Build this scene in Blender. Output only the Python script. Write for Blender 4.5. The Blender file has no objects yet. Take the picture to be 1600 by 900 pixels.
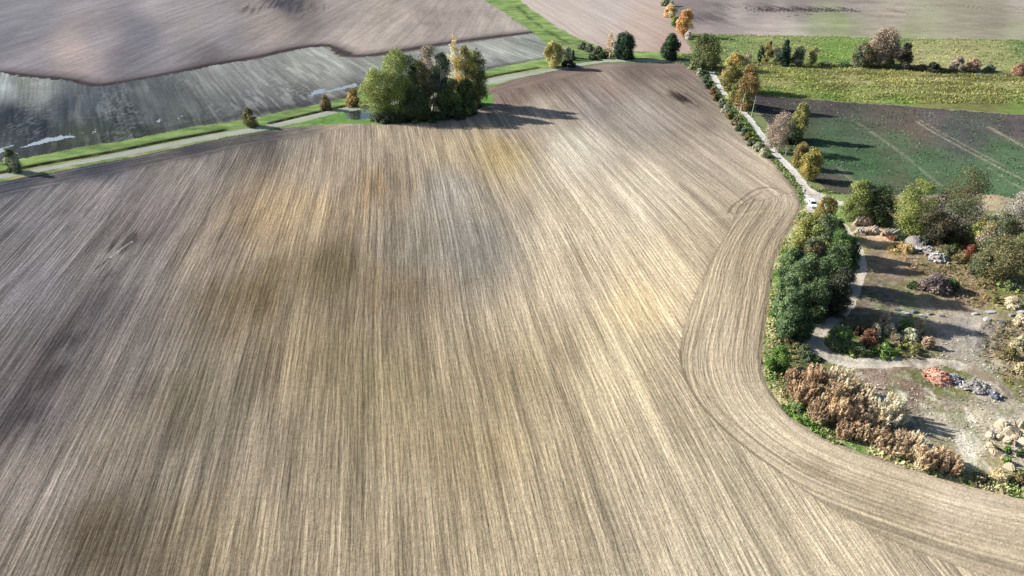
import bpy, bmesh, math, random
import numpy as np
from mathutils import Vector

rng = np.random.default_rng(7)
random.seed(7)
sc = bpy.context.scene
col = sc.collection

# ------------------------------------------------------------------ camera, sky, sun, exposure
H, PITCH, F = 80.0, math.radians(30.6), 1080.0        # flying height, tilt, focal length in px of a 1600 px frame
cam_d = bpy.data.cameras.new('camera'); cam = bpy.data.objects.new('camera', cam_d); col.objects.link(cam)
cam.location = (0, 0, H); cam.rotation_euler = (math.pi/2 - PITCH, 0, 0)
cam_d.sensor_width = 36; cam_d.lens = 36*F/1600; cam_d.clip_start = 1; cam_d.clip_end = 9000
sc.camera = cam

SUN_EL, SUN_AZ = math.radians(27.5), math.radians(-71)   # azimuth from +Y towards +X
to_sun = Vector((math.sin(SUN_AZ)*math.cos(SUN_EL), math.cos(SUN_AZ)*math.cos(SUN_EL), math.sin(SUN_EL)))
w = bpy.data.worlds.new('World'); sc.world = w; w.use_nodes = True
nt = w.node_tree; bg = nt.nodes['Background']; sky = nt.nodes.new('ShaderNodeTexSky')
sky.sky_type = 'NISHITA'; sky.sun_disc = False; sky.sun_elevation = SUN_EL; sky.sun_rotation = SUN_AZ
sky.air_density = 1.0; sky.dust_density = 1.0
nt.links.new(sky.outputs[0], bg.inputs[0]); bg.inputs[1].default_value = 0.065
sun_d = bpy.data.lights.new('sun', 'SUN'); sun = bpy.data.objects.new('sun', sun_d); col.objects.link(sun)
sun_d.energy = 5.0; sun_d.angle = math.radians(0.53); sun_d.color = (1.0, 0.95, 0.87)
sun.rotation_euler = to_sun.to_track_quat('Z', 'Y').to_euler()
sun.location = (-200, 100, 200)
sc.view_settings.view_transform = 'Standard'; sc.view_settings.look = 'None'
sc.view_settings.exposure = 1.25; sc.view_settings.gamma = 1
sc.view_settings.use_curve_mapping = False
GA = 1.6          # photo value / albedo for flat sunlit ground

# ------------------------------------------------------------------ helpers
def at(px, py):
    x = (px-800)/F; u = -(py-450)/F
    dx, dy, dz = x, math.cos(PITCH)+u*math.sin(PITCH), -math.sin(PITCH)+u*math.cos(PITCH)
    t = H/-dz
    return (dx*t, dy*t)
def ppm(px, py):                                      # pixels per metre, sine and cosine of the view's depression there
    x, y = at(px, py)
    depth = y*math.cos(PITCH)+H*math.sin(PITCH)
    s = H/math.hypot(y, H)
    return F/depth, s, math.sqrt(1-s*s)
def W(pts): return np.array([at(*p) for p in pts])
def lin(c):
    c = np.asarray(c, float)/255.0
    return np.where(c <= 0.04045, c/12.92, ((c+0.055)/1.055)**2.4)
def C(c, k=None): return lin(c)/(k or GA)

def _hash(ix, iy, seed):
    n = (ix.astype(np.int64)*374761393 + iy.astype(np.int64)*668265263 + seed*1442695041) & 0xffffffff
    n = ((n ^ (n >> 13))*1274126177) & 0xffffffff
    n = (n ^ (n >> 16)) & 0xffffffff
    return n/4294967295.0
def vnoise(x, y, seed=0):
    ix = np.floor(x); iy = np.floor(y); fx = x-ix; fy = y-iy
    fx = fx*fx*(3-2*fx); fy = fy*fy*(3-2*fy)
    a = _hash(ix, iy, seed); b = _hash(ix+1, iy, seed); c = _hash(ix, iy+1, seed); d = _hash(ix+1, iy+1, seed)
    return (a*(1-fx)+b*fx)*(1-fy) + (c*(1-fx)+d*fx)*fy
def fbm(x, y, seed=0, o=4):
    s = 0; a = 0.5; t = 0
    for k in range(o):
        s = s + a*vnoise(x, y, seed+k*17); t += a; x = x*2.03+5.1; y = y*2.03+1.7; a *= 0.5
    return s/t
def inside(poly, x, y):
    r = np.zeros(x.shape, bool); n = len(poly)
    for i in range(n):
        x1, y1 = poly[i]; x2, y2 = poly[(i+1) % n]
        if y1 == y2: continue
        c = ((y1 > y) != (y2 > y)) & (x < (x2-x1)*(y-y1)/(y2-y1)+x1)
        r ^= c
    return r
def pdist(line, x, y):                                # distance to a polyline and length along it
    best = np.full(x.shape, 1e9); along = np.zeros(x.shape); acc = 0
    for i in range(len(line)-1):
        a = line[i]; b = line[i+1]; d = b-a; L2 = d@d; L = math.sqrt(L2)
        t = np.clip(((x-a[0])*d[0]+(y-a[1])*d[1])/L2, 0, 1)
        q = np.hypot(x-a[0]-t*d[0], y-a[1]-t*d[1])
        m = q < best; best[m] = q[m]; along[m] = (acc+t*L)[m]; acc += L
    return best, along
def smooth(line, it=2):
    p = np.array(line, float)
    for _ in range(it):
        q = np.empty((2*(len(p)-1), 2)); q[0::2] = p[:-1]*.75+p[1:]*.25; q[1::2] = p[:-1]*.25+p[1:]*.75
        p = np.vstack([p[:1], q, p[-1:]])
    return p
def key(x, y):                                        # even-spread coordinates for blending soil samples
    depth = y*math.cos(PITCH)+H*math.sin(PITCH)
    return x/np.maximum(depth, 5)*1080, 1080*np.arctan2(H, np.maximum(y, 1))
def blend(samples, x, y, pw=3.2):
    kx, ky = key(x, y); num = np.zeros(x.shape+(3,)); den = np.zeros(x.shape)
    for (px, py, c) in samples:
        gx, gy = at(px, py); ax, ay = key(np.array(gx), np.array(gy))
        ww = 1/((kx-ax)**2+((ky-ay)*1.25)**2+150)**(pw/2)
        num += ww[..., None]*C(c); den += ww
    return num/den[..., None]

def mesh_obj(name, verts, faces, mat, parent=None, smooth_=False, cols=None):
    me = bpy.data.meshes.new(name); verts = np.asarray(verts, np.float32); faces = np.asarray(faces, np.int32)
    k = faces.shape[1]; me.vertices.add(len(verts)); me.vertices.foreach_set('co', verts.ravel())
    me.loops.add(faces.size); me.loops.foreach_set('vertex_index', faces.ravel())
    me.polygons.add(len(faces)); me.polygons.foreach_set('loop_start', np.arange(0, faces.size, k, dtype=np.int32))
    me.polygons.foreach_set('loop_total', np.full(len(faces), k, np.int32))
    if smooth_: me.polygons.foreach_set('use_smooth', np.ones(len(faces), bool))
    me.update(calc_edges=True)
    if cols is not None:
        a = me.attributes.new('col', 'FLOAT_COLOR', 'POINT')
        c4 = np.ones((len(verts), 4), np.float32); c4[:, :3] = cols; a.data.foreach_set('color', c4.ravel())
    if mat: me.materials.append(mat)
    o = bpy.data.objects.new(name, me); col.objects.link(o)
    if parent: o.parent = parent
    return o
def bm_obj(name, bm, mat, parent=None, smooth_=False):
    me = bpy.data.meshes.new(name); bm.to_mesh(me); bm.free()
    for m in (mat if isinstance(mat, list) else [mat]): me.materials.append(m)
    if smooth_: me.polygons.foreach_set('use_smooth', np.ones(len(me.polygons), bool))
    o = bpy.data.objects.new(name, me); col.objects.link(o)
    if parent: o.parent = parent
    return o
def tag(o, label=None, cat=None, group=None, kind=None):
    if label: o['label'] = label
    if cat: o['category'] = cat
    if group: o['group'] = group
    if kind: o['kind'] = kind
    return o
def empty(name, loc, rz=0):
    o = bpy.data.objects.new(name, None); col.objects.link(o); o.location = loc; o.rotation_euler = (0, 0, rz)
    o.empty_display_size = 0.3
    return o

# ------------------------------------------------------------------ materials
def nodes(name):
    m = bpy.data.materials.new(name); m.use_nodes = True
    return m, m.node_tree, m.node_tree.nodes, m.node_tree.links
def math_node(N, L, op, a, b=None, c=None):
    n = N.new('ShaderNodeMath'); n.operation = op
    for i, v in enumerate((a, b, c)):
        if v is None: continue
        if isinstance(v, (int, float)): n.inputs[i].default_value = v
        else: L.new(v, n.inputs[i])
    return n.outputs[0]
def noise_node(N, L, vec, scale, detail=3, rough=0.55):
    n = N.new('ShaderNodeTexNoise'); n.inputs['Scale'].default_value = scale
    n.inputs['Detail'].default_value = detail; n.inputs['Roughness'].default_value = rough
    L.new(vec, n.inputs['Vector']); return n.outputs['Fac']
def scaled(N, L, vec, s):
    n = N.new('ShaderNodeVectorMath'); n.operation = 'MULTIPLY'; L.new(vec, n.inputs[0]); n.inputs[1].default_value = s
    return n.outputs[0]
def ground_mat(name, streaks=(), grains=(), bump=0.3, bump_scale=2.0, tint=None, passes=None):
    """colour attribute times row-wise streaks (u along, v across) and isotropic grain"""
    m, T, N, L = nodes(name); p = N['Principled BSDF']
    p.inputs['Roughness'].default_value = 1; p.inputs['Specular IOR Level'].default_value = 0.0
    p.inputs['Diffuse Roughness'].default_value = 0.3
    a = N.new('ShaderNodeAttribute'); a.attribute_name = 'col'
    r = N.new('ShaderNodeAttribute'); r.attribute_name = 'row'
    g = N.new('ShaderNodeNewGeometry')
    rz = N.new('ShaderNodeSeparateXYZ'); L.new(r.outputs['Vector'], rz.inputs[0])
    fac = None; first_v = None
    for (su, sv, amp) in streaks:
        f = noise_node(N, L, scaled(N, L, r.outputs['Vector'], (su, sv, 0)), 1.0, 2, 0.5)
        t = math_node(N, L, 'MULTIPLY_ADD', math_node(N, L, 'MULTIPLY', math_node(N, L, 'SUBTRACT', f, 0.5), rz.outputs[2]), amp*3.0, 1.0)
        fac = t if fac is None else math_node(N, L, 'MULTIPLY', fac, t)
        first_v = f
    if passes:                                         # implement passes, drill lines and wheel tracks, straight along the rows
        sx = N.new('ShaderNodeSeparateXYZ'); L.new(r.outputs['Vector'], sx.inputs[0]); v = sx.outputs[1]
        br = noise_node(N, L, scaled(N, L, r.outputs['Vector'], (.05, .16, 0)), 1.0, 2, .5)      # where the rows stand out
        br = math_node(N, L, 'MULTIPLY_ADD', br, 2.6, -.35)
        for (per, amp) in passes:
            wn = N.new('ShaderNodeTexWhiteNoise'); wn.noise_dimensions = '1D'
            L.new(math_node(N, L, 'FLOOR', math_node(N, L, 'DIVIDE', v, per)), wn.inputs['W'])
            t = math_node(N, L, 'MULTIPLY', math_node(N, L, 'SUBTRACT', wn.outputs['Value'], .5), math_node(N, L, 'MULTIPLY', br, amp*2))
            t = math_node(N, L, 'ADD', t, 1.0); fac = math_node(N, L, 'MULTIPLY', fac, t)
        sn = math_node(N, L, 'SINE', math_node(N, L, 'MULTIPLY', v, 2*math.pi/.95))
        fac = math_node(N, L, 'MULTIPLY', fac, math_node(N, L, 'MULTIPLY_ADD', sn, math_node(N, L, 'MULTIPLY', br, .13), 1.0))
        for off in (0.0, .17):                         # a pair of wheel tracks every 11.5 m
            d = math_node(N, L, 'ABSOLUTE', math_node(N, L, 'SUBTRACT', math_node(N, L, 'FRACT', math_node(N, L, 'ADD', math_node(N, L, 'DIVIDE', v, 11.5), off)), .5))
            mr = N.new('ShaderNodeMapRange'); mr.interpolation_type = 'SMOOTHSTEP'; L.new(d, mr.inputs[0])
            mr.inputs[1].default_value = .008; mr.inputs[2].default_value = .028; mr.inputs[3].default_value = .16; mr.inputs[4].default_value = 0
            fac = math_node(N, L, 'MULTIPLY', fac, math_node(N, L, 'SUBTRACT', 1.0, math_node(N, L, 'MULTIPLY', mr.outputs[0], br)))
    for (s, amp) in grains:
        f = noise_node(N, L, g.outputs['Position'], s, 4, 0.65)
        t = math_node(N, L, 'MULTIPLY_ADD', math_node(N, L, 'SUBTRACT', f, 0.5), amp*3.0, 1.0)
        fac = t if fac is None else math_node(N, L, 'MULTIPLY', fac, t)
    fac = math_node(N, L, 'MAXIMUM', fac, 0.18)
    mx = N.new('ShaderNodeVectorMath'); mx.operation = 'SCALE'
    L.new(a.outputs['Color'], mx.inputs[0]); L.new(fac, mx.inputs['Scale'])
    out = mx.outputs[0]
    if tint:                                           # second colour in clumps
        f = noise_node(N, L, g.outputs['Position'], tint[1], 4, 0.6)
        mr = N.new('ShaderNodeMapRange'); mr.inputs[1].default_value = 0.48; mr.inputs[2].default_value = 0.68
        mr.inputs[4].default_value = tint[2]; L.new(f, mr.inputs[0])
        mc = N.new('ShaderNodeMix'); mc.data_type = 'RGBA'; L.new(mr.outputs[0], mc.inputs[0])
        L.new(out, mc.inputs[6]); mc.inputs[7].default_value = (*C(tint[0]), 1); out = mc.outputs[2]
    L.new(out, p.inputs['Base Color'])
    b = N.new('ShaderNodeBump'); b.inputs['Strength'].default_value = bump; b.inputs['Distance'].default_value = 0.25
    hgt = noise_node(N, L, g.outputs['Position'], bump_scale, 5, 0.65)
    if first_v is not None: hgt = math_node(N, L, 'ADD', math_node(N, L, 'MULTIPLY', hgt, 0.6), first_v)
    L.new(hgt, b.inputs['Height']); L.new(b.outputs[0], p.inputs['Normal'])
    return m
def water_mat(name, c, rough=0.08):
    m, T, N, L = nodes(name); p = N['Principled BSDF']
    p.inputs['Base Color'].default_value = (*c, 1); p.inputs['Roughness'].default_value = rough
    p.inputs['IOR'].default_value = 1.33; p.inputs['Specular IOR Level'].default_value = 1.0
    g = N.new('ShaderNodeNewGeometry'); b = N.new('ShaderNodeBump'); b.inputs['Strength'].default_value = 0.15
    L.new(noise_node(N, L, g.outputs['Position'], 3.0, 3), b.inputs['Height']); L.new(b.outputs[0], p.inputs['Normal'])
    return m
def leaf_mat(name):
    m, T, N, L = nodes(name); N.remove(N['Principled BSDF']); out = N['Material Output']
    a = N.new('ShaderNodeAttribute'); a.attribute_name = 'col'
    d = N.new('ShaderNodeBsdfPrincipled'); d.inputs['Roughness'].default_value = 0.6; d.inputs['Specular IOR Level'].default_value = 0.25
    t = N.new('ShaderNodeBsdfTranslucent'); mx = N.new('ShaderNodeMixShader'); mx.inputs[0].default_value = 0.3
    L.new(a.outputs['Color'], d.inputs['Base Color']); L.new(a.outputs['Color'], t.inputs['Color'])
    L.new(d.outputs[0], mx.inputs[1]); L.new(t.outputs[0], mx.inputs[2]); L.new(mx.outputs[0], out.inputs[0])
    return m
def plain(name, c, rough=0.8, var=0.25, scale=3.0, spec=0.3, metal=0.0, bump=0.0):
    m, T, N, L = nodes(name); p = N['Principled BSDF']; g = N.new('ShaderNodeTexCoord')
    p.inputs['Roughness'].default_value = rough; p.inputs['Specular IOR Level'].default_value = spec; p.inputs['Metallic'].default_value = metal
    oi = N.new('ShaderNodeObjectInfo')
    f = noise_node(N, L, g.outputs['Object'], scale, 4, 0.6)
    k = math_node(N, L, 'MULTIPLY_ADD', math_node(N, L, 'SUBTRACT', f, 0.5), var*3, 1.0)
    k2 = math_node(N, L, 'MULTIPLY_ADD', math_node(N, L, 'SUBTRACT', oi.outputs['Random'], 0.5), var*1.4, 1.0)
    rgb = N.new('ShaderNodeRGB'); rgb.outputs[0].default_value = (*c, 1)
    s = N.new('ShaderNodeVectorMath'); s.operation = 'SCALE'; L.new(rgb.outputs[0], s.inputs[0])
    L.new(math_node(N, L, 'MULTIPLY', k, k2), s.inputs['Scale']); L.new(s.outputs[0], p.inputs['Base Color'])
    if bump:
        b = N.new('ShaderNodeBump'); b.inputs['Strength'].default_value = bump
        L.new(f, b.inputs['Height']); L.new(b.outputs[0], p.inputs['Normal'])
    return m
LEAF = leaf_mat('leaves')
BARK = plain('bark', (0.09, 0.07, 0.05), 0.9, 0.3, 2.0, 0.1)
BIRCH = plain('birch_bark', (0.62, 0.6, 0.55), 0.8, 0.25, 3.0, 0.2)
GREYBARK = plain('grey_bark', (0.26, 0.24, 0.21), 0.9, 0.25, 2.0, 0.1)

# ------------------------------------------------------------------ outlines on the ground (traced points, laid out in metres)
field_right_px = [(1065,98),(1085,107),(1100,125),(1130,165),(1160,197),(1185,226),(1215,262),(1240,292),(1253,315),(1253,326),(1240,350),
    (1222,380),(1208,420),(1203,460),(1197,510),(1191,560),(1194,588),(1207,615),(1235,650),(1290,685),(1350,708),(1420,730),(1500,755),(1600,777),(1800,815),(2400,960)]
field_top_px = [(-170,330),(0,284),(75,271),(150,256),(200,247),(300,226),(350,215),(400,207),(430,202),(470,197),(545,193),(600,195),(650,193),
    (700,186),(742,172),(766,165),(758,150),(766,136),(800,125),(850,114),(900,104.5),(950,98),(1000,97.5),(1065,98)]
main_poly = W(field_top_px + field_right_px[1:] + [(2400,960),(2600,1700),(-1000,1700),(-900,520)])
edge_r = smooth(W(field_right_px)); edge_t = smooth(W([p for p in field_top_px if not 470 < p[0] < 772]))
headland_in = smooth(W([(1140,325),(1150,345),(1120,390),(1095,440),(1075,490),(1062,540),(1065,580),(1085,620),(1120,660),(1165,700),(1220,738),(1290,790),(1400,850),(1600,920)]))
head_poly = np.vstack([headland_in, W([(2400,1100),(2400,960),(1800,815),(1600,777),(1500,755),(1420,730),(1350,708),(1290,685),(1235,650),(1207,615),(1194,588),(1191,560),(1197,510),(1203,460),(1208,420),(1222,380),(1240,350),(1256,322),(1240,300)])])
lroad = W([(-170,318),(0,272.5),(75,261),(100,255.5),(150,246),(200,235.5),(300,215.5),(350,206),(400,198.5),(440,189.5),(480,180.5),(525,170),(600,158),(700,142),(770,122),(800,115.5),(850,110),(900,99.5),(950,92.2),(1000,92.2),(1085,95),(1100,95),
    (1100,99.5),(1085,98),(1000,96.4),(950,96.5),(900,104),(850,113.5),(800,124),(770,131),(700,150),(600,166),(525,177),(480,188.5),(440,197.5),(400,206),(350,214),(300,223),(200,243.5),(150,252),(100,261),(75,266),(0,279),(-170,325)])
lroad_c = smooth(W([(-170,321),(0,276),(75,263.5),(150,249),(200,239.5),(300,219),(350,210),(400,202),(440,193),(480,184),(525,173),(600,162),(700,146),(770,126.5),(800,120),(850,112),(900,102),(950,94.5),(1000,94.5),(1085,97)]))
rroad = W([(1098,95),(1101,99),(1111,122),(1122,140),(1135,155),(1149,169),(1166,184),(1172.5,195.5),(1190,218),(1207,242),(1237,273),(1254,297),(1256,306),(1257,318),(1259,332),(1280,332),
    (1290,338),(1302,352),(1312,365),(1322,380),(1328,392),(1330,410),(1330,425),(1325,440),(1316,460),(1299,480),(1276,500),(1258,515),(1255,528),(1262,542),(1276,553),(1296,566),(1330,575),(1350,577),(1411,575),(1478,571),(1510,582),(1545,600),(1570,618),
    (1585,615),(1556,592),(1520,572),(1478,562),(1411,557),(1350,561),(1320,557),(1300,548),(1288,535),(1288,525),(1300,513),(1318,500),(1334,480),(1344,460),(1350,440),(1354,420),(1352,400),(1346,385),(1336,370),(1326,355),(1312,342),(1300,332),(1296,322),
    (1310,321),(1335,328),(1400,330),(1400,324),(1340,321),(1330,318),(1310,313),(1280,301),(1266,294),(1252,273),(1220,242),(1201,218),(1183,195.5),(1175,184),(1159.5,169),(1145,155),(1132,140),(1122,122),(1107,99),(1104,95)])
rroad_c = smooth(W([(1101,95),(1104,99),(1116,122),(1127,140),(1140,155),(1154,169),(1170,184),(1178,195.5),(1195,218),(1213,242),(1244,273),(1262,298),(1275,318),(1300,342),(1320,362),(1335,380),(1340,400),(1342,420),(1337,440),(1330,460),(1316,480),(1297,500),(1280,515),(1272,530),(1285,547),(1310,560),(1350,569),(1411,566),(1478,566),(1520,577),(1550,596),(1578,617)]))
gstrip = W([(-170,300),(-170,282),(0,253),(40,246.5),(75,240.5),(130,229),(200,219),(300,198.5),(350,191),(400,183.5),(450,172),(500,162.5),(540,153.5),(600,142),(700,126),(770,107),(850,91.5),(880,84),(897,84),(888,95),(850,102),(770,117),(700,136),(600,152),(540,163),(500,171),(450,182),(400,194),(350,204),(300,209),(250,217),(200,229),(130,242),(60,256),(0,268)])
bank_c = smooth(W([(-170,306),(0,270),(60,257),(130,245),(200,232.5),(250,221.5),(300,212.5),(347,204),(349,203.5)]))
bank2_c = smooth(W([(425,192),(450,186),(500,174),(540,165),(600,154),(700,138),(770,118.5),(800,113),(840,106)]))
tri = W([(440,196),(480,189.5),(530,176),(545,172),(600,166),(615,180),(600,192),(545,192),(470,197)])
notch = W([(738,168),(742,150),(770,146),(772,164),(755,168)])
pond = W([(541,176),(560,172),(590,170),(598,178),(585,184),(560,187),(543,186)])
puddles = [W(q) for q in ([(478,152),(490,142),(506,139),(508,144),(492,148)],[(512,143),(530,137),(556,129),(560,134),(545,138),(520,143)],[(-20,242),(8,228),(16,230),(4,238),(-20,250)],
    [(34,230),(60,221),(75,215),(110,211),(120,214),(90,219),(64,224),(44,230)],[(143,207),(150,203),(152,207),(146,209)],[(126,208),(131,206),(132,209)],[(243,192),(249,186),(253,188),(248,192)],[(276,184),(281,182),(284,184),(279,185)])]
far_poly = W([(-200,-60),(-200,100),(0,114),(30,119),(100,125),(140,136),(170,134),(200,128),(270,116),(340,101),(400,93),(440,83),(470,77),(488,74),(515,73),(519,82),(535,90),(560,91),(600,87),(680,74),(760,63),(835,52),(800,28),(750,-4),(700,-60)])
far_edge = smooth(W([(-200,104),(0,113),(30,118),(100,124),(140,134),(170,132),(200,127),(270,114),(340,99),(400,90),(440,80),(470,74),(500,70),(525,76),(540,86),(560,88),(600,84),(680,70),(760,59),(835,50)]))
stub_poly = W([(-200,98),(0,110),(140,130),(340,96),(488,70),(520,78),(560,86),(835,48),(858,70),(860,92),(770,109),(600,144),(400,185),(200,220),(0,254),(-200,286)])
gup = W([(700,-60),(752,-4),(800,28),(832,50),(858,72),(858,94),(876,95),(905,92),(940,90),(1000,91.5),(1085,94),(1095,92),(1085,84),(1000,80),(960,79),(940,75),(905,60),(870,43),(830,14),(808,-4),(770,-60)])
umid = W([(770,-60),(808,-4),(830,14),(870,43),(905,60),(940,75),(960,79),(1000,80),(1085,84),(1070,62),(1055,40),(1038,0),(1015,-60)])
uright = W([(1020,-60),(1040,0),(1058,38),(1075,53),(1085,53),(1250,56),(1420,60),(1600,62.5),(1900,66),(1900,-60)])
meadow_far = W([(1085,53),(1250,56),(1420,60),(1600,62.5),(1900,66),(1900,130),(1600,114),(1500,108),(1340,101),(1190,96),(1108,95),(1095,92),(1075,60)])
ditch = smooth(W([(1190,99),(1270,102),(1340,103.5),(1420,108),(1480,112),(1600,118),(1900,136)]))
meadow = W([(1108,95),(1190,96),(1340,101),(1500,108),(1600,114),(1900,130),(1900,200),(1600,179),(1400,163.5),(1300,157),(1200,150),(1172,147),(1140,150),(1122,122)])
crop = W([(1172,148),(1200,151),(1300,158),(1400,165),(1600,180),(1900,205),(1900,370),(1620,320),(1560,306),(1530,302),(1500,303),(1400,307),(1330,306),(1295,298),(1272,278),(1262,262),(1238,238),(1215,208),(1185,176)])
yard = W([(1253,326),(1262,300),(1330,304),(1400,306),(1500,302),(1560,305),(1620,319),(1900,370),(2400,470),(2400,955),(1800,815),(1600,777),(1500,755),(1420,730),(1350,708),(1290,685),(1235,650),(1207,615),(1194,588),(1191,560),(1197,510),(1203,460),(1208,420),(1222,380),(1240,350)])
ditch_wet = [W(q) for q in ([(1334,102),(1360,102.6),(1358,105.5),(1336,105)],[(1478,111.5),(1505,112),(1503,114.6),(1482,114)],[(1520,113),(1572,115.5),(1570,118.5),(1525,116.5)])]

# ------------------------------------------------------------------ soil and grass colours sampled over the ground
S_main = [(40,330,(129,125,127)),(150,300,(143,135,133)),(300,260,(151,141,133)),(420,215,(101,97,94)),(150,264,(84,86,95)),(300,234,(88,88,92)),(30,289,(90,92,102)),(60,305,(129,125,125)),
 (50,450,(129,125,127)),(200,400,(138,131,127)),(100,540,(110,104,104)),(30,640,(112,105,106)),(150,480,(114,108,108)),(230,350,(130,121,119)),(200,560,(136,127,120)),(50,760,(148,138,129)),(200,700,(148,137,123)),(160,840,(111,99,84)),(30,880,(136,125,113)),(330,850,(151,137,114)),(300,620,(133,123,105)),(380,470,(136,122,100)),
 (330,400,(152,139,124)),(420,340,(175,153,124)),(480,325,(172,152,124)),(590,290,(160,142,118)),(620,275,(164,150,130)),(500,280,(166,151,131)),(600,220,(171,156,136)),(700,220,(174,158,131)),(780,235,(178,158,117)),(700,300,(166,158,146)),(740,380,(142,136,127)),(640,380,(151,141,126)),(600,450,(143,129,108)),
 (520,420,(127,114,90)),(500,550,(146,131,106)),(600,600,(156,142,113)),(800,590,(164,149,122)),(880,560,(176,160,132)),(750,700,(166,149,119)),(600,800,(166,151,126)),(850,820,(178,162,135)),(1000,820,(180,166,142)),(1100,880,(185,172,148)),(900,450,(199,182,156)),(1000,480,(222,201,162)),(1050,420,(214,196,165)),
 (950,560,(204,188,156)),(900,350,(204,189,163)),(1000,300,(210,197,174)),(900,230,(209,199,180)),(850,170,(172,160,146)),(1000,180,(163,153,143)),(930,165,(150,140,134)),(950,130,(145,130,119)),(850,130,(124,109,101)),(900,112,(126,112,104)),(1000,108,(119,107,101)),(1050,115,(130,117,110)),(1040,135,(150,138,125)),
 (1150,240,(178,165,148)),(1200,290,(190,175,155)),(1180,340,(170,156,134)),(1150,420,(170,155,132)),(1100,540,(178,164,140)),(1170,500,(174,159,136)),(1200,650,(186,173,149)),(1300,720,(184,170,147)),(1400,800,(175,161,137)),(1500,790,(197,182,160)),(1550,860,(187,172,148)),(1300,850,(190,176,150)),(450,204,(153,142,130)),(560,205,(160,146,130)),(700,195,(160,146,130)),(800,150,(128,112,104)),(800,190,(170,156,140))]
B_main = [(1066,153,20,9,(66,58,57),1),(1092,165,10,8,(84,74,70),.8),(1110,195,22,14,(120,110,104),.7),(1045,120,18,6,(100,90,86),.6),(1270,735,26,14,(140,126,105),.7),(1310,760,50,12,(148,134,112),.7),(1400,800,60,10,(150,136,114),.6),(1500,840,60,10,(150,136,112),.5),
 (605,288,44,24,(142,116,86),.6),(480,330,90,30,(168,146,112),.3),(780,232,70,18,(178,162,132),.4),(735,440,60,40,(122,118,110),.2),(620,462,80,40,(130,112,86),.45),(420,440,80,50,(98,84,60),.55),(800,600,60,40,(128,110,74),.2),(640,690,60,30,(170,140,95),.1),(205,370,30,14,(70,66,70),.5),(205,380,18,12,(62,58,60),.6),(172,430,20,16,(62,58,60),.6),(142,480,24,18,(60,56,58),.65),(110,530,26,20,(60,56,58),.65),(75,590,26,22,(62,58,60),.6),(40,650,26,22,(64,60,62),.6),(190,760,16,30,(84,74,62),.5),(150,830,18,40,(78,68,56),.55),(130,880,16,30,(78,68,56),.5),(690,360,50,40,(124,121,118),.3),(560,130,8,4,(90,84,80),0)]
S_far = [(50,30,(150,148,153)),(150,60,(162,154,156)),(120,80,(184,168,162)),(220,50,(132,130,137)),(300,30,(163,155,154)),(350,60,(150,144,145)),(450,5,(88,88,94)),(480,22,(125,118,116)),(430,35,(170,158,150)),(600,40,(178,167,157)),(700,20,(160,149,142)),(660,35,(168,156,148)),(780,40,(177,167,158)),(50,100,(150,144,147)),(200,100,(126,122,127)),(330,85,(122,117,119)),(560,65,(182,170,160)),(0,60,(140,138,145)),(250,12,(165,158,158)),(520,20,(160,150,145))]
S_stub = [(30,122,(145,155,138)),(60,140,(150,157,150)),(10,135,(165,175,175)),(20,180,(56,68,84)),(60,200,(56,66,82)),(150,160,(84,95,106)),(250,150,(98,107,110)),(200,190,(60,71,80)),(330,130,(150,155,150)),(300,165,(108,115,115)),(100,170,(75,85,98)),(400,110,(150,152,146)),(400,150,(122,126,124)),(480,100,(166,169,156)),(520,120,(162,164,152)),(600,100,(152,157,142)),(780,80,(166,171,156)),(830,85,(152,160,146)),(300,190,(66,76,70)),(100,228,(74,84,74)),(200,210,(60,76,60)),(400,172,(80,82,84)),(480,158,(88,88,90)),(560,142,(92,93,93)),(780,98,(120,122,118)),(120,215,(84,96,80))]
S_umid = [(840,10,(207,194,184)),(950,20,(203,192,184)),(1000,50,(203,183,170)),(900,40,(208,195,184)),(1040,75,(192,168,158)),(960,70,(198,182,172))]
S_uright = [(1100,30,(140,132,132)),(1080,25,(150,140,138)),(1120,22,(145,138,136)),(1150,20,(184,174,168)),(1190,8,(150,140,138)),(1250,8,(150,140,138)),(1330,10,(168,158,152)),(1200,40,(198,184,178)),(1280,35,(162,168,138)),(1310,30,(155,165,125)),(1400,30,(184,173,161)),(1500,20,(160,155,138)),(1590,10,(178,168,158)),(1450,40,(172,173,147)),(1590,45,(166,165,141)),(1230,52,(198,190,178)),(1420,52,(160,165,130)),(1560,30,(150,145,130)),(1100,50,(190,175,170))]  # leftmost dark samples carry the painted tree shadow
S_mfar = [(1120,62,(112,140,78)),(1200,65,(140,156,95)),(1300,85,(108,150,62)),(1250,80,(135,150,85)),(1450,70,(150,160,105)),(1560,80,(150,156,106)),(1590,64,(100,130,75)),(1400,62,(105,135,75)),(1440,85,(165,160,115)),(1130,80,(115,140,85)),(1500,90,(160,155,110))]
S_mead = [(1200,110,(160,165,75)),(1230,125,(165,170,85)),(1350,115,(125,130,60)),(1320,120,(135,140,65)),(1400,120,(168,156,76)),(1480,125,(112,110,56)),(1550,150,(125,125,70)),(1350,145,(165,180,90)),(1250,140,(140,165,70)),(1590,130,(150,155,85)),(1300,130,(140,145,75)),(1200,147,(95,142,45)),(1300,154,(115,155,52)),(1400,160,(120,157,54)),(1590,175,(118,150,58)),(1150,120,(110,130,60)),(1130,105,(105,125,60)),(1460,150,(135,140,75))]
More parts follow.
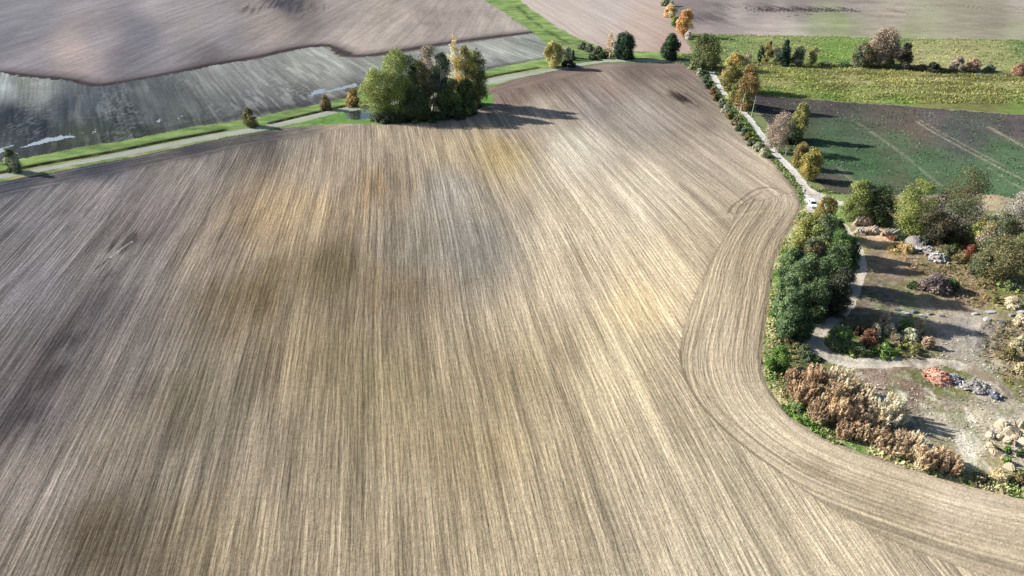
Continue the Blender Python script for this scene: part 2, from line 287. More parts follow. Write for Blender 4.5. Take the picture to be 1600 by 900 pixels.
S_crop = [(1200,160,(88,80,88)),(1300,165,(96,86,92)),(1450,180,(112,98,106)),(1590,200,(102,92,98)),(1400,193,(110,96,92)),(1430,195,(116,100,90)),(1230,178,(95,84,88)),(1300,203,(84,112,80)),(1290,240,(80,122,80)),(1400,218,(94,120,86)),(1500,212,(92,97,97)),(1350,260,(76,118,75)),(1450,260,(82,118,79)),(1580,240,(88,122,83)),(1560,290,(88,128,83)),(1500,280,(88,119,80)),(1280,293,(86,79,83)),(1300,300,(112,107,92)),(1250,215,(82,97,69)),(1400,300,(97,107,79))]
S_yard = [(1370,400,(128,112,92)),(1350,380,(138,138,84)),(1400,390,(170,144,88)),(1420,410,(142,120,97)),(1400,425,(133,118,103)),(1450,420,(132,112,82)),(1520,400,(112,102,72)),(1500,420,(122,107,77)),(1560,450,(110,117,60)),(1590,460,(122,122,72)),(1530,460,(132,112,77)),(1380,470,(118,108,98)),(1500,470,(132,117,97)),(1430,500,(142,137,112)),(1500,510,(164,159,152)),(1530,530,(154,149,144)),(1480,540,(147,140,132)),(1560,540,(122,105,70)),(1580,600,(132,115,80)),(1590,560,(152,137,107)),(1380,590,(137,119,106)),(1430,610,(127,106,96)),(1480,630,(142,130,117)),(1540,590,(142,134,120)),(1500,600,(110,112,60)),(1465,610,(105,108,62)),(1560,640,(152,144,130)),(1470,660,(168,160,144)),(1510,690,(206,200,186)),(1530,660,(152,144,124)),(1400,650,(125,120,108)),(1420,550,(112,88,68)),(1300,545,(110,115,60)),(1380,535,(80,105,45)),(1450,545,(112,95,62)),(1240,560,(95,100,60)),(1260,540,(122,122,82)),(1250,500,(70,78,50)),(1310,450,(75,76,55)),(1300,650,(92,87,62)),(1250,650,(80,112,50)),(1400,712,(80,112,50)),(1500,742,(95,117,55)),(1580,765,(90,127,50)),(1560,720,(142,130,97)),(1590,700,(172,162,142)),(1480,700,(122,117,82)),(1310,335,(110,140,60)),(1550,312,(168,153,123)),(1520,330,(115,110,104)),(1590,335,(152,146,132)),(1490,340,(120,112,100)),(1360,330,(80,85,55)),(1360,368,(205,175,140)),(1380,371,(205,175,140)),(1430,440,(110,105,70))]

# ------------------------------------------------------------------ one ground sheet, split along the outlines
dep = np.arctan2(H, 1.0)
py = np.concatenate([np.arange(1010, 300, -2.0), np.arange(300, 60, -1.0), np.arange(60, -46, -1.5)])
u = -(py-450)/F
yy = H*(math.cos(PITCH)+u*math.sin(PITCH))/(math.sin(PITCH)-u*math.cos(PITCH))
yy = np.concatenate([[-2500, -400, -60, 4], np.arange(10, yy[0]-.3, .5), yy, [900, 1300, 2200, 5000]])
aa = np.arange(-890, 891, 2.0)/F
aa = np.concatenate([[-60, -12, -4, -1.6], np.arange(-1250, -890, 8.0)/F, aa, np.arange(898, 1251, 8.0)/F, [1.6, 4, 12, 60]])
depth = np.maximum(yy*math.cos(PITCH)+H*math.sin(PITCH), 60)
X = aa[None, :]*depth[:, None]; Y = np.repeat(yy[:, None], len(aa), 1)
nr, nc = X.shape
jit = 0.6
jx = (fbm(X*0.55, Y*0.55, 11, 3)-.5)*2; jy = (fbm(X*0.55, Y*0.55, 31, 3)-.5)*2
xc = (X[:-1, :-1]+X[1:, 1:])/2; yc = (Y[:-1, :-1]+Y[1:, 1:])/2
def reg(poly, amp=0.5):
    return inside(poly, xc+jx[:-1, :-1]*amp, yc+jy[:-1, :-1]*amp*1.5)
ID = np.zeros(xc.shape, int)
names = ['ground','ploughed_field','far_field','stubble_field','middle_field','pale_field','far_meadow','meadow','crop_field','yard_ground','grass_verge','gravel_road','dirt_track','pond_water','puddle_water','ditch_water']
near = (yc > 7) & (yc < 620)
def put(i, poly, amp=0.5, only=None):
    m = reg(poly, amp) & near
    if only is not None: m &= only
    ID[m] = i
put(10, W([(-170,345),(-170,290),(0,250),(400,180),(770,105),(900,80),(1100,90),(1260,290),(1330,300),(1330,330),(1250,340),(1050,96),(950,110),(780,140),(780,175),(600,200),(400,215),(0,295)]), .2)
put(4, umid, 1.5); put(5, uright, 2); put(3, stub_poly, 1.5); put(2, far_poly, 1.8); put(10, gup, 1.2)
put(6, meadow_far, 1.2); put(7, meadow, 1.0); put(8, crop, 0.9); put(9, yard, 0.6)
put(10, gstrip, .5); put(1, main_poly, 0.45); put(10, tri, .5); put(10, notch, .8)
dd, _ = pdist(ditch, xc, yc)
put(11, lroad, .25)
put(12, rroad, .35)
put(13, pond, .5)
for q in puddles: put(14, q, 1.6)
for q in ditch_wet: put(15, q, .8)

Z = np.zeros(X.shape)
dl, _ = pdist(ditch, X, Y); Z -= 0.9*np.exp(-(dl/2.2)**2)
for b in (bank_c, bank2_c):
    dl, _ = pdist(b, X, Y); Z -= 0.6*np.exp(-(dl/0.9)**2)
inyard = inside(yard, X, Y)
Z += inyard*(fbm(X*.25, Y*.25, 77, 4)-.5)*0.7
dh, ah = pdist(edge_r, X, Y)
Z -= 0.15*np.exp(-(dh/0.8)**2)

RA = math.radians(-10.5)
def rows(ids):
    """coordinates along and across the tilled rows for every vertex"""
    uu = X*math.sin(RA)+Y*math.cos(RA); vv = X*math.cos(RA)-Y*math.sin(RA)
    vv = vv + 1.6*np.sin(uu/47.0+vv/60.0) + 3.0*(fbm(uu*.012, vv*.012, 5, 2)-.5)
    return uu, vv
U, V = rows(None)
inhead = inside(head_poly, X, Y)
dt, at_ = pdist(edge_t, X, Y)
intop = (dt < 13+3*(fbm(X*.05, Y*.05, 3, 2)-.5)) & inside(main_poly, X, Y) & ~inhead
U2 = np.where(inhead, ah, np.where(intop, at_, U)); V2 = np.where(inhead, dh, np.where(intop, dt, V))

def line_mix(cl, line, width, c, k, soft=.5, brk=0.0, seed=1):
    d, a = pdist(line, X, Y)
    m = np.clip((width-d)/(width*soft)+.5, 0, 1)*k
    if brk: m = m*np.clip((fbm(X*.5, Y*.5, seed, 3)-.5)*6*brk+1-.5*brk, 0, 1)
    cl[...] = cl*(1-m[..., None]) + C(c)*m[..., None]
def grey(c, k):
    l_ = (c*np.array([.35, .5, .15])).sum(-1, keepdims=True); return c*(1-k)+l_*k
def blobs(cl, lst, seed=40):
    for i, (px, py_, rx, ry, c, k) in enumerate(lst):
        gx, gy = at(px, py_); pm, s, _ = ppm(px, py_)
        wob = (fbm(X*.09, Y*.09, seed+i, 3)-.5)*1.6
        q = ((X-gx)/(rx/pm))**2+((Y-gy)/(ry/(pm*s)))**2
        m = np.clip((1.0-np.sqrt(q)*.75+wob*.6+(ROWN-.5)*3.4)*.9, 0, 1); m = m*m*(3-2*m)*k*np.clip(1.6-np.sqrt(q)*.45, 0, 1)
        cl[...] = cl*(1-m[..., None]) + C(c)*m[..., None]

ROWN = fbm(U2*.035, V2*.55, 60, 4); COL = {}
n1 = fbm(X*.05, Y*.05, 50, 4)[..., None]; n2 = fbm(X*.4, Y*.4, 51, 3)[..., None]; n3 = fbm(X*.15, Y*.15, 52, 4)[..., None]
c = blend(S_main, X, Y); blobs(c, B_main)
# patches drawn out along the rows
st = fbm(U2*.035, V2*.55, 60, 3)[..., None]; c = c*(1+(st-.5)*0.7)
aw = np.clip(.10+.24*np.clip((90-X-60)/110, 0, 1), .10, .46)[..., None]
ds = np.clip((fbm(U2*.045, V2*.62, 95, 3)[..., None]-.55)*6, 0, 1)*np.clip((fbm(X*.03, Y*.03, 96, 2)[..., None]-.3)*2.6, .15, 1)
ls = np.clip((fbm(U2*.04, V2*.55, 97, 3)[..., None]-.56)*6, 0, 1)
c = c*(1-ds*aw)*(1+ls*.07)
# old tyre marks on the field
for pts, wd, cc, k in (([(1138,332),(1143,322),(1158,312),(1178,296),(1200,292),(1215,296)],.35,(128,114,96),.8),([(1150,335),(1155,322),(1172,310),(1190,300)],.3,(135,120,100),.8),([(1165,335),(1172,322),(1180,310)],.3,(135,120,100),.8),
    ([(1140,338),(1180,332),(1220,328),(1250,324)],.5,(205,190,165),.3),([(1062,545),(1066,580),(1085,620),(1120,660),(1165,700),(1220,738)],.22,(135,120,100),.8),([(1080,580),(1100,615),(1140,655),(1185,692),(1235,725)],.22,(140,125,105),.7),
    ([(1000,365),(1020,352),(1060,345),(1140,338)],.8,(215,202,178),.25),([(860,385),(900,375),(940,358)],.8,(213,200,176),.35),([(172,403),(185,392),(205,378)],.22,(185,178,172),.9),([(150,420),(172,403)],.3,(70,66,68),.7),
    ([(1140,660),(1100,668),(1060,676)],.25,(160,146,124),.5),([(1010,385),(1060,392),(1100,398)],.8,(205,192,168),.4)):
    line_mix(c, smooth(W(pts)), wd, cc, k)
line_mix(c, headland_in[:-6], .3, (150,136,114), .2)
line_mix(c, edge_r, .8, (130,118,98), .4, 1.2)
line_mix(c, edge_t, 1.0, (88,88,84), .5, 1.2)
lf = smooth(W([(-170,340),(0,292),(75,281),(150,266),(200,257),(300,234),(400,215),(470,205)])); line_mix(c, lf, 6.5, (66,67,73), .6, 1.3, .25, 6)
gg = smooth(W([(-170,326),(0,281),(150,253),(300,224),(400,207)])); line_mix(c, gg, .7, (90,120,60), .6, .8)
COL[1] = grey(c, .02)*np.array([.985, .985, .975])*(1.17-.07*np.clip((X+10)/70, 0, 1)-.09*np.clip((X-45)/40, 0, 1))[..., None]
c = blend(S_far, X, Y); line_mix(c, far_edge, 8, (92,84,86), .7, 1.4); line_mix(c, far_edge, 3.2, (66,60,62), .8, 1.0)
st = fbm(V*.06, U*.012, 61, 4)[..., None]; c = c*(1+(st-.5)*.5)
for cx, cy, rx, ry in ((504,72,12,2.6),(460,80,14,4),(535,84,12,3)):
    gx, gy = at(cx, cy); pm, s, _ = ppm(cx, cy)
    q = np.hypot((X-gx)/(rx/pm), (Y-gy)/(ry/(pm*s))); m = np.exp(-((q-1)*3)**2)[..., None]*.7
    c = c*(1-m)+C((70,64,68))*m
blobs(c, [(440,6,40,8,(70,72,78),.7),(475,16,20,6,(85,84,88),.6),(690,22,60,8,(150,138,130),.5),(670,36,40,4,(140,128,122),.5)], 80)
COL[2] = c
c = blend(S_stub, X, Y)
qa, qb = math.cos(math.radians(-30)), math.sin(math.radians(-30)); Vs, Us = X*qa-Y*qb, X*qb+Y*qa
st = fbm(Vs*.09, Us*.012, 62, 4)[..., None]; sp = fbm(Vs*.5, Us*.06, 63, 3)[..., None]
c = c*(1+(st-.5)*.8) + C((190,196,190))*np.clip((sp-.56)*3, 0, .22)*np.clip((fbm(X*.03, Y*.03, 64, 2)[..., None]-.35)*3, 0, 1)
bl = smooth(W([(-170,278),(0,248),(200,212),(300,194),(450,168),(600,140),(770,105),(860,90)])); line_mix(c, bl, 3.0, (72,74,72), .55, 1.0)
for pts in ([(120,182),(124,165),(128,148)],[(116,182),(120,165),(124,148)],[(118,181),(140,186),(165,178),(176,168),(158,158)]): line_mix(c, smooth(W(pts)), .5, (125,130,128), .55)
fl_ = np.clip((fbm(X*1.1, Y*.45, 98, 3)[..., None]-.60)*6, 0, .16)*np.clip((fbm(Vs*.07, Us*.015, 99, 2)[..., None]-.4)*4, 0, 1); c = c*(1-fl_)+C((205,210,208))*fl_
COL[3] = grey(c, .4)*.95
c = blend(S_umid, X, Y); c = c*(1+(fbm(V*.15, U*.01, 65, 3)[..., None]-.5)*.25); COL[4] = c*.87
c = blend(S_uright, X, Y); c = c*(1+(fbm(X*.02, Y*.08, 66, 4)[..., None]-.5)*.35)
blobs(c, [(1105,27,26,9,(105,98,100),.75),(1180,11,40,3,(92,84,86),.8),(1250,14,45,3.5,(84,76,78),.8),(1310,16,30,2.5,(95,88,88),.7),(1405,17,16,2.5,(110,100,98),.7),(1385,26,20,2,(140,130,122),.6),(1340,3,40,3,(140,130,128),.6),(1560,14,60,5,(130,124,112),.5),(1480,8,60,3,(140,132,122),.5)], 90)  # first blob paints a tree's cast shadow into the field colour
for k in range(26):
    px = 1165+k*6.6; a = random.uniform(-1, 1)
    line_mix(c, smooth(W([(px, 11+random.uniform(0, 5)), (px+5+a, 17), (px+10, 15+random.uniform(-3, 4)), (px+14, 18)])), .55, (58,52,56), .8)
line_mix(c, smooth(W([(1200,26),(1225,27),(1240,24),(1290,21),(1330,22)])), .7, (85,78,78), .7)
COL[5] = c*.83
c = blend(S_mfar, X, Y); c = c*(1+(n1-.5)*.5+(fbm(X*.08, Y*.3, 67, 4)[..., None]-.5)*.8)
line_mix(c, W([(1085,53),(1250,56.5),(1420,60.5),(1600,63),(1900,67)]), 3, (100,125,80), .5); line_mix(c, ditch, 4.0, (60,66,48), .75, .8, .4); line_mix(c, W([(1290,99),(1345,101.5),(1365,103)]), 2, (185,180,150), .7, .8, .5)
COL[6] = grey(c, .22)*np.array([.98, .97, .84])
c = blend(S_mead, X, Y); cl = fbm(X*.05, Y*.2, 68, 5)[..., None]; dk = np.clip((fbm(X*.045, Y*.16, 78, 4)[..., None]-.50)*6, 0, .75)*np.clip((Y-300)/25, 0, 1)[..., None]; c = c*(1-dk)+C((112,112,66))*dk; pk = np.clip((fbm(X*.05, Y*.22, 79, 4)[..., None]-.54)*7, 0, .7)*np.clip((Y-290)/20, 0, 1)[..., None]; c = c*(1-pk)+C((182,176,118))*pk; c = c*(1+(cl-.5)*1.0)
line_mix(c, ditch, 4.0, (60,66,48), .75, .8, .4)
COL[7] = grey(c, .28)*np.array([.92, .90, .78])
c = blend(S_crop, X, Y, 4); rowg = .5+.5*np.sin((X*math.cos(.55)-Y*math.sin(.55))*2.1)
c = c*(1+(n3-.5)*.6)
for pts, wd, k in (([(1432,190),(1455,205),(1485,221),(1560,262),(1640,300)],.5,.75),([(1438,188),(1463,203),(1493,219),(1570,260)],.45,.55),([(1546,199),(1570,213),(1600,229),(1700,280)],.9,.8),([(1340,192),(1375,215),(1410,240),(1448,272),(1470,290)],.7,.4),([(1600,296),(1570,280),(1545,262)],.5,.4),([(1310,262),(1330,280),(1345,296)],.9,.4)):
    line_mix(c, smooth(W(pts)), wd*1.05, (180,172,145), k, .8, .25, 9)
COL[8] = grey(c, .30)*np.array([.88, .86, .82])
c = blend(S_yard, X, Y, 4); c = c*(1+(n3-.5)*.7+(n2-.5)*.5)
gr = np.clip((fbm(X*.3, Y*.3, 69, 4)[..., None]-.52)*5, 0, .6)*np.clip((fbm(X*.06, Y*.06, 70, 3)[..., None]-.4)*4, 0, 1); c = c*(1-gr)+C((95,112,52))*gr
wh = np.clip((fbm(X*.7, Y*.35, 71, 4)[..., None]-.58)*6, 0, .7); pz = np.exp(-(((X-at(1480,640)[0])/16)**2+((Y-at(1480,640)[1])/22)**2))[..., None]; c = c*(1-wh*pz)+C((215,210,198))*wh*pz
e = np.clip((2.6-dh)/1.4, 0, 1)[..., None]; gv = np.clip((fbm(X*.5, Y*.5, 72, 3)[..., None]-.45)*5, 0, 1); c = c*(1-e)+(C((92,128,52))*gv+C((170,165,120))*(1-gv))*e
for k in range(9):
    x0 = 1528+k*3.6+(8 if k > 5 else 0); line_mix(c, smooth(W([(x0+6, 508), (x0+3, 522), (x0-4, 545)])), .16, (96,90,88), .7)
line_mix(c, smooth(W([(1480,540),(1500,548),(1520,560),(1545,575)])), 1.5, (165,158,148), .4); line_mix(c, smooth(W([(1478,508),(1500,540),(1540,585),(1585,630),(1588,660)])), 1.6, (162,154,142), .45, 1, .4)
COL[9] = grey(c, .12)*np.array([1.26, 1.23, 1.18])
g1 = C((150,180,82)); g2 = C((112,146,68)); dn = np.clip((fbm(X*.12, Y*.35, 73, 4)[..., None]-.35)*3, 0, 1)
c = g1*dn+g2*(1-dn)
dr, _ = pdist(rroad_c, X, Y); rr = np.clip((16-dr)/6, 0, 1)[..., None]; c = c*(1-rr)+(C((112,138,74))*dn+C((86,106,58))*(1-dn))*rr
tb = inside(W([(-170,345),(-170,303),(0,268),(130,244),(250,220),(350,204.5),(425,192),(600,154),(770,118),(900,98),(900,120),(400,215),(0,295)]), X, Y)[..., None]
c = np.where(tb, C((178,172,118))*dn+C((120,150,70))*(1-dn), c)
for b in (bank_c, bank2_c): line_mix(c, b, 1.7, (58,52,42), .95, .5, .15)
tr = (inside(tri, X, Y)|inside(notch, X, Y))[..., None]; c = np.where(tr, C((108,158,58))*(1+(n2-.5)*.5), c)
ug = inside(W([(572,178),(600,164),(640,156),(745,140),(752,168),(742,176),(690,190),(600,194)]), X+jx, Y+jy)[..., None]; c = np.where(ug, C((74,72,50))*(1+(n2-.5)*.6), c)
db = smooth(W([(808,10),(835,35),(865,55),(890,68)])); c = c*(1+(n3-.5)*.5)
line_mix(c, db, 1.6, (70,92,45), .8, .8, .5)
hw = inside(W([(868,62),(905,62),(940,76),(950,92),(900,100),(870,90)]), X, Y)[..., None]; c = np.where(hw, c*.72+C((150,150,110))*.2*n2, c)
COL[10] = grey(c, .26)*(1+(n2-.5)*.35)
c = np.zeros(X.shape+(3,))+C((182,186,178)); dc, _ = pdist(lroad_c, X, Y)
e = np.exp(-(dc/.45)**2)[..., None]*.45; c = c*(1-e)+C((150,160,120))*e; e = np.clip((dc-1.2)/.6, 0, .6)[..., None]; c = c*(1-e)+C((165,168,140))*e
COL[11] = c*(1+(n1-.5)*.25+(n2-.5)*.2)
c = np.zeros(X.shape+(3,))+C((200,192,182)); dc, _ = pdist(rroad_c, X, Y)
ky_ = key(X, Y)[1]
far_w = np.clip((Y-175)/40, 0, 1)[..., None]; c = C((228,226,222))*far_w+C((204,196,182))*(1-far_w)
e = np.exp(-(dc/.5)**2)[..., None]*.35; c = c*(1-e)+C((150,140,115))*e
low = np.clip((118-Y)/12, 0, 1)[..., None]; ch = np.clip((fbm(X*.5, Y*.3, 74, 4)[..., None]-.47)*5, 0, .8)*low; c = c*(1-ch)+C((135,120,100))*ch
wl = np.clip((112-Y)/6, 0, 1)[..., None]*np.clip((58-X)/6+.4, 0, 1)[..., None]; c = c*(1+.2*wl)
COL[12] = c*(1+(n2-.5)*.35+(n3-.5)*.2)
c = np.zeros(X.shape+(3,)); fl = fbm(X*.004, Y*.004, 75, 3)[..., None]; c = C((165,150,130))*fl+C((100,125,70))*(1-fl)
COL[0] = c
for i in (13, 14, 15): COL[i] = np.zeros(X.shape+(3,))+.03

MATS = {
 0: ground_mat('farmland', (), [(.3, .15), (.02, .2)]),
 1: ground_mat('tilled_soil', [(.004, .85, .21), (.09, 1.1, .19), (.06, .36, .08), (.02, .13, .06), (.2, 2.4, .12)], [(.3, .12), (1.1, .34), (3.2, .44)], .8, 3.0, None, [(.70, .13), (2.1, .04)]),
 2: ground_mat('dark_tilled_soil', [(.015, .22, .22), (.03, .6, .15)], [(.12, .14), (.5, .24)], .5, .8),
 3: ground_mat('stubble', [(.012, .12, .16), (.015, .38, .24), (.03, .8, .24)], [(.3, .14), (.9, .30), (2.2, .22)], .7, 1.2),
 4: ground_mat('pale_tilled_soil', [(.01, .35, .16), (.03, .9, .12)], [(.15, .10), (.6, .18)], .4, .8),
 5: ground_mat('pale_weathered_soil', [(.06, .05, .14), (.2, .1, .10)], [(.15, .16), (.5, .22)], .4, .8),
 6: ground_mat('rough_meadow', (), [(.25, .25), (.9, .3)], .8, .9, ((175,172,120), .18, .4)),
 7: ground_mat('tussock_meadow', (), [(.3, .3), (1.1, .35)], 1.0, .9, ((92,98,62), .22, .5)),
 8: ground_mat('young_crop', (), [(.4, .22), (1.6, .35)], .8, 1.6, ((92,84,88), .35, .3)),
 9: ground_mat('yard_soil', (), [(.6, .26), (2.0, .40), (4.5, .35)], 1.0, 1.8, ((205,198,184), .55, .35)),
 10: ground_mat('verge_grass', (), [(.5, .18), (2.0, .25)], .8, 1.8),
 11: ground_mat('gravel', (), [(.6, .06), (4.0, .10)], .3, 5),
 12: ground_mat('sandy_track', (), [(.5, .18), (2.0, .28), (5, .25)], .6, 3),
 13: water_mat('pond_surface', (.02, .03, .03)), 14: water_mat('puddle_surface', (.16, .18, .2), .15), 15: water_mat('ditch_surface', (.12, .14, .15), .12)}
idx = np.arange(nr*nc).reshape(nr, nc)
quads = np.stack([idx[:-1, :-1], idx[:-1, 1:], idx[1:, 1:], idx[1:, :-1]], -1)
P3 = np.stack([X, Y, Z], -1).reshape(-1, 3)
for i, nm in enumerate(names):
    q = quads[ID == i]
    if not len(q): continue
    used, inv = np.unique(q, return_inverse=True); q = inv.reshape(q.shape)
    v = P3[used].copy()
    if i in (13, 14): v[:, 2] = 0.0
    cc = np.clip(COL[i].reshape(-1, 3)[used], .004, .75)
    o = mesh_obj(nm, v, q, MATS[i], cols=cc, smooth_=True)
    r = o.data.attributes.new('row', 'FLOAT_VECTOR', 'POINT')
    uu, vv = (U2, V2) if i == 1 else (U, V)
    rv = np.zeros((len(used), 3), np.float32); rv[:, 0] = uu.reshape(-1)[used]; rv[:, 1] = vv.reshape(-1)[used]; rv[:, 2] = 1
    if i == 1: rv[:, 2] = np.where(inhead, .55, np.where(intop, .5, 1.15-.4*np.clip((X+30)/110, 0, 1)-.25*np.clip((Y-150)/120, 0, 1))).reshape(-1)[used]
    if i == 2: rv[:, 1] = (X*math.cos(.06)-Y*math.sin(.06)).reshape(-1)[used]; rv[:, 0] = Y.reshape(-1)[used]
    if i == 3: q_ = math.radians(-30); rv[:, 1] = (X*math.cos(q_)-Y*math.sin(q_)).reshape(-1)[used]; rv[:, 0] = (X*math.sin(q_)+Y*math.cos(q_)).reshape(-1)[used]
    r.data.foreach_set('vector', rv.ravel())
    tag(o, kind='structure')
def zat(x, y):
    z = 0.0
    if inside(yard, np.array([x]), np.array([y]))[0]: z = float((fbm(np.array([x*.25]), np.array([y*.25]), 77, 4)[0]-.5)*.7)
    return z
def loc(px, py): x, y = at(px, py); return (x, y, zat(x, y))

# ------------------------------------------------------------------ plants
def tube(path, radii, sides=5):
    """verts, quads of a tapered tube along a path"""
    path = np.asarray(path, float); vs = []; n = len(path)
    for i in range(n):
        d = path[min(i+1, n-1)]-path[max(i-1, 0)]; d /= np.linalg.norm(d)+1e-9
        a = np.cross(d, [1, 0.13, 0.07]); a /= np.linalg.norm(a)+1e-9; b = np.cross(d, a)
        for k in range(sides):
            t = 2*math.pi*k/sides; vs.append(path[i]+radii[i]*(math.cos(t)*a+math.sin(t)*b))
    fs = [(i*sides+k, i*sides+(k+1) % sides, (i+1)*sides+(k+1) % sides, (i+1)*sides+k) for i in range(n-1) for k in range(sides)]
    return np.array(vs), np.array(fs)
def tubes(lst):
    V_, F_, o = [], [], 0
    for p, r in lst:
        v, f = tube(p, r); V_.append(v); F_.append(f+o); o += len(v)
    return np.vstack(V_), np.vstack(F_)
def leaves(cen, nor, size, elong=1.0, up=None):
    """one leaf-clump diamond per centre"""
    n = len(cen)
    t = rng.normal(size=(n, 3)) if up is None else up+rng.normal(size=(n, 3))*.35
    t -= nor*np.sum(t*nor, 1, keepdims=True); t /= np.linalg.norm(t, axis=1, keepdims=True)+1e-9
    b = np.cross(nor, t); s = (size*rng.uniform(.6, 1.35, n))[:, None]
    v = np.empty((n, 4, 3)); v[:, 0] = cen-t*s*elong; v[:, 1] = cen+b*s*.62; v[:, 2] = cen+t*s*elong+nor*s*.25; v[:, 3] = cen-b*s*.62
    return v.reshape(-1, 3), np.arange(4*n).reshape(n, 4)
GL = 0.70                                              # photo value / leaf albedo (leaves shade one another)
def plant(name, bx, by, h, wd, pal, label, cat='tree', kind='broad', dens=1.0, trunk=None, group=None, elong=1.0, leaf=1.0, lean=0.0, limbs=9):
    x, y, z = loc(bx, by); pm, s, cdep = ppm(bx, by)
    Hm = h/(pm*cdep); Rm = wd/pm/2
    if kind in ('shrub', 'tuft'): Hm = max(h-wd*s*.35, h*.55)/(pm*cdep)
    root = empty(name, (x, y, z)); tag(root, label, cat, group)
    shrub = kind in ('shrub', 'tuft')
    z0 = {'broad': .05, 'conical': .03, 'column': .10, 'sparse': .16, 'shrub': .0, 'tuft': 0, 'round': .14}[kind]*Hm
    nl = int({'broad': 44, 'conical': 36, 'column': 28, 'sparse': 28, 'shrub': 20, 'tuft': 16, 'round': 32}[kind])
    # lobes
    t = (np.arange(nl)+rng.uniform(0, 1, nl))/nl
    if kind == 'conical': prof = np.clip(1.08-t, .1, 1)**.8*np.clip(t*7+.5, 0, 1)
    elif kind == 'column': prof = np.sin(np.pi*np.clip(t*.93+.05, 0, 1))**.6
    elif shrub: prof = np.sqrt(np.clip(1-(t*.95)**2, 0, 1))
    else: prof = np.sqrt(np.clip(1-((t-.40)/.66)**2, .03, 1))
    ang = rng.permutation(nl)*2.399+rng.uniform(0, 1, nl); rad = np.sqrt(rng.uniform(.15, 1, nl))
    lr = Rm*rng.uniform(.20, .42, nl)*(.55+.45*prof)
    lr = np.minimum(lr, Hm*.3)
    cr = np.maximum(prof*Rm-lr*.8, 0)*rad
    lc = np.stack([np.cos(ang)*cr+lean*t*Hm, np.sin(ang)*cr, z0+(Hm-z0)*t*.97-lr*.35], 1)
    lc[:, 2] = np.clip(lc[:, 2], lr*.5 if not shrub else 0.05*Hm, Hm-lr*.75)
    px_m = 1/(pm*.64)
    sz = max(.62*px_m, .17)*leaf
    area = np.sum(4*np.pi*lr**2)
    n = int(np.clip(dens*1.25*area/(sz*sz*elong*1.24), 60, 14000))
    li = rng.choice(nl, n, p=lr**2/np.sum(lr**2))
    d = rng.normal(size=(n, 3)); d[:, 2] += .35; d /= np.linalg.norm(d, axis=1, keepdims=True)
    rr = lr[li]*(.30+.95*rng.uniform(0, 1, n)**.6)
    cen = lc[li]+d*rr[:, None]; cen += rng.normal(size=(n, 3))*(.045*Rm); cen[:, 2] = np.maximum(cen[:, 2], .08)
    nor = d*.75+rng.normal(size=(n, 3))*.55; nor /= np.linalg.norm(nor, axis=1, keepdims=True)
    up = None
    if kind == 'tuft':                                 # feathery stems fanning out from the foot
        npl = 46; az = rng.uniform(0, 6.283, npl); q = np.sqrt(rng.uniform(0, 1, npl)); hp = Hm*(1.02-.38*q**2)*rng.uniform(.72, 1.05, npl)
        tip = np.stack([np.cos(az)*q*Rm, np.sin(az)*q*Rm, hp], 1); ft = tip*np.array([.55, .55, 0])
        n = int(n*.8); li = rng.integers(0, npl, n); s_ = rng.uniform(.12, 1, n)**.75
        dr_ = tip-ft; dr_ /= np.linalg.norm(dr_, axis=1, keepdims=True)
        cen = ft[li]+(tip-ft)[li]*s_[:, None]+rng.normal(size=(n, 3))*(Rm*.115*(1.15-s_))[:, None]; cen[:, 2] = np.maximum(cen[:, 2], .08)
        nor = rng.normal(size=(n, 3)); nor /= np.linalg.norm(nor, axis=1, keepdims=True); d = dr_[li]; nl = npl; lc = tip*.9
    if elong > 1.3: up = d*1.2+np.array([0, 0, .5])
    vv, ff = leaves(cen, nor, sz, elong, up)
    P = np.array([C(c_, GL) for c_ in pal]); gy = P.mean(1, keepdims=True); P = P*.70+gy*.30; lp = rng.integers(0, len(pal), nl)
    ci = np.where(rng.uniform(0, 1, n) < .72, lp[li], rng.integers(0, len(pal), n))
    cc = P[ci]*rng.uniform(.72, 1.28, n)[:, None]*rng.uniform(.85, 1.15, nl)[li][:, None]
    cc = np.repeat(np.clip(cc, .004, .7), 4, 0)
    mesh_obj('foliage' if shrub else 'crown', vv, ff, LEAF, root, cols=cc)
    # stems
    tm = trunk or BARK; lst = []
    if shrub:
        for k in range(5):
            i = k*nl//5; e = lc[i]; lst.append(([(rng.uniform(-.1, .1), rng.uniform(-.1, .1), -.1), e*np.array([.5, .5, .55]), e], [.05*Hm**.3, .04, .02]))
        v_, f_ = tubes(lst); mesh_obj('stem', v_, f_, tm, root, True)
    else:
        r0 = .012*Hm+.05; top = Hm*(.93 if kind in ('conical', 'column', 'sparse') else .75)
        bend = rng.normal(size=2)*.02*Hm
        tp = [np.array([lean*q*top+bend[0]*math.sin(q*3), bend[1]*math.sin(q*2.5), q*top-.2]) for q in np.linspace(0, 1, 7)]
        lst.append((tp, [r0*1.35]+[r0*(1.05-.95*q) for q in np.linspace(.15, 1, 6)]))
        for i in rng.permutation(nl)[:limbs]:
            e = lc[i]; q = np.clip(e[2]/top-.18, .12, .9); k = q*6; a = tp[int(k)]*(1-k % 1)+tp[min(int(k)+1, 6)]*(k % 1)
            m_ = (a+e)/2+np.array([0, 0, .06*Hm*rng.uniform(-.3, .8)]); rb = r0*(.5-.35*q)
            lst.append(([a, m_, e], [rb, rb*.7, rb*.25]))
        v_, f_ = tubes(lst); mesh_obj('trunk', v_, f_, tm, root, True)
    return root

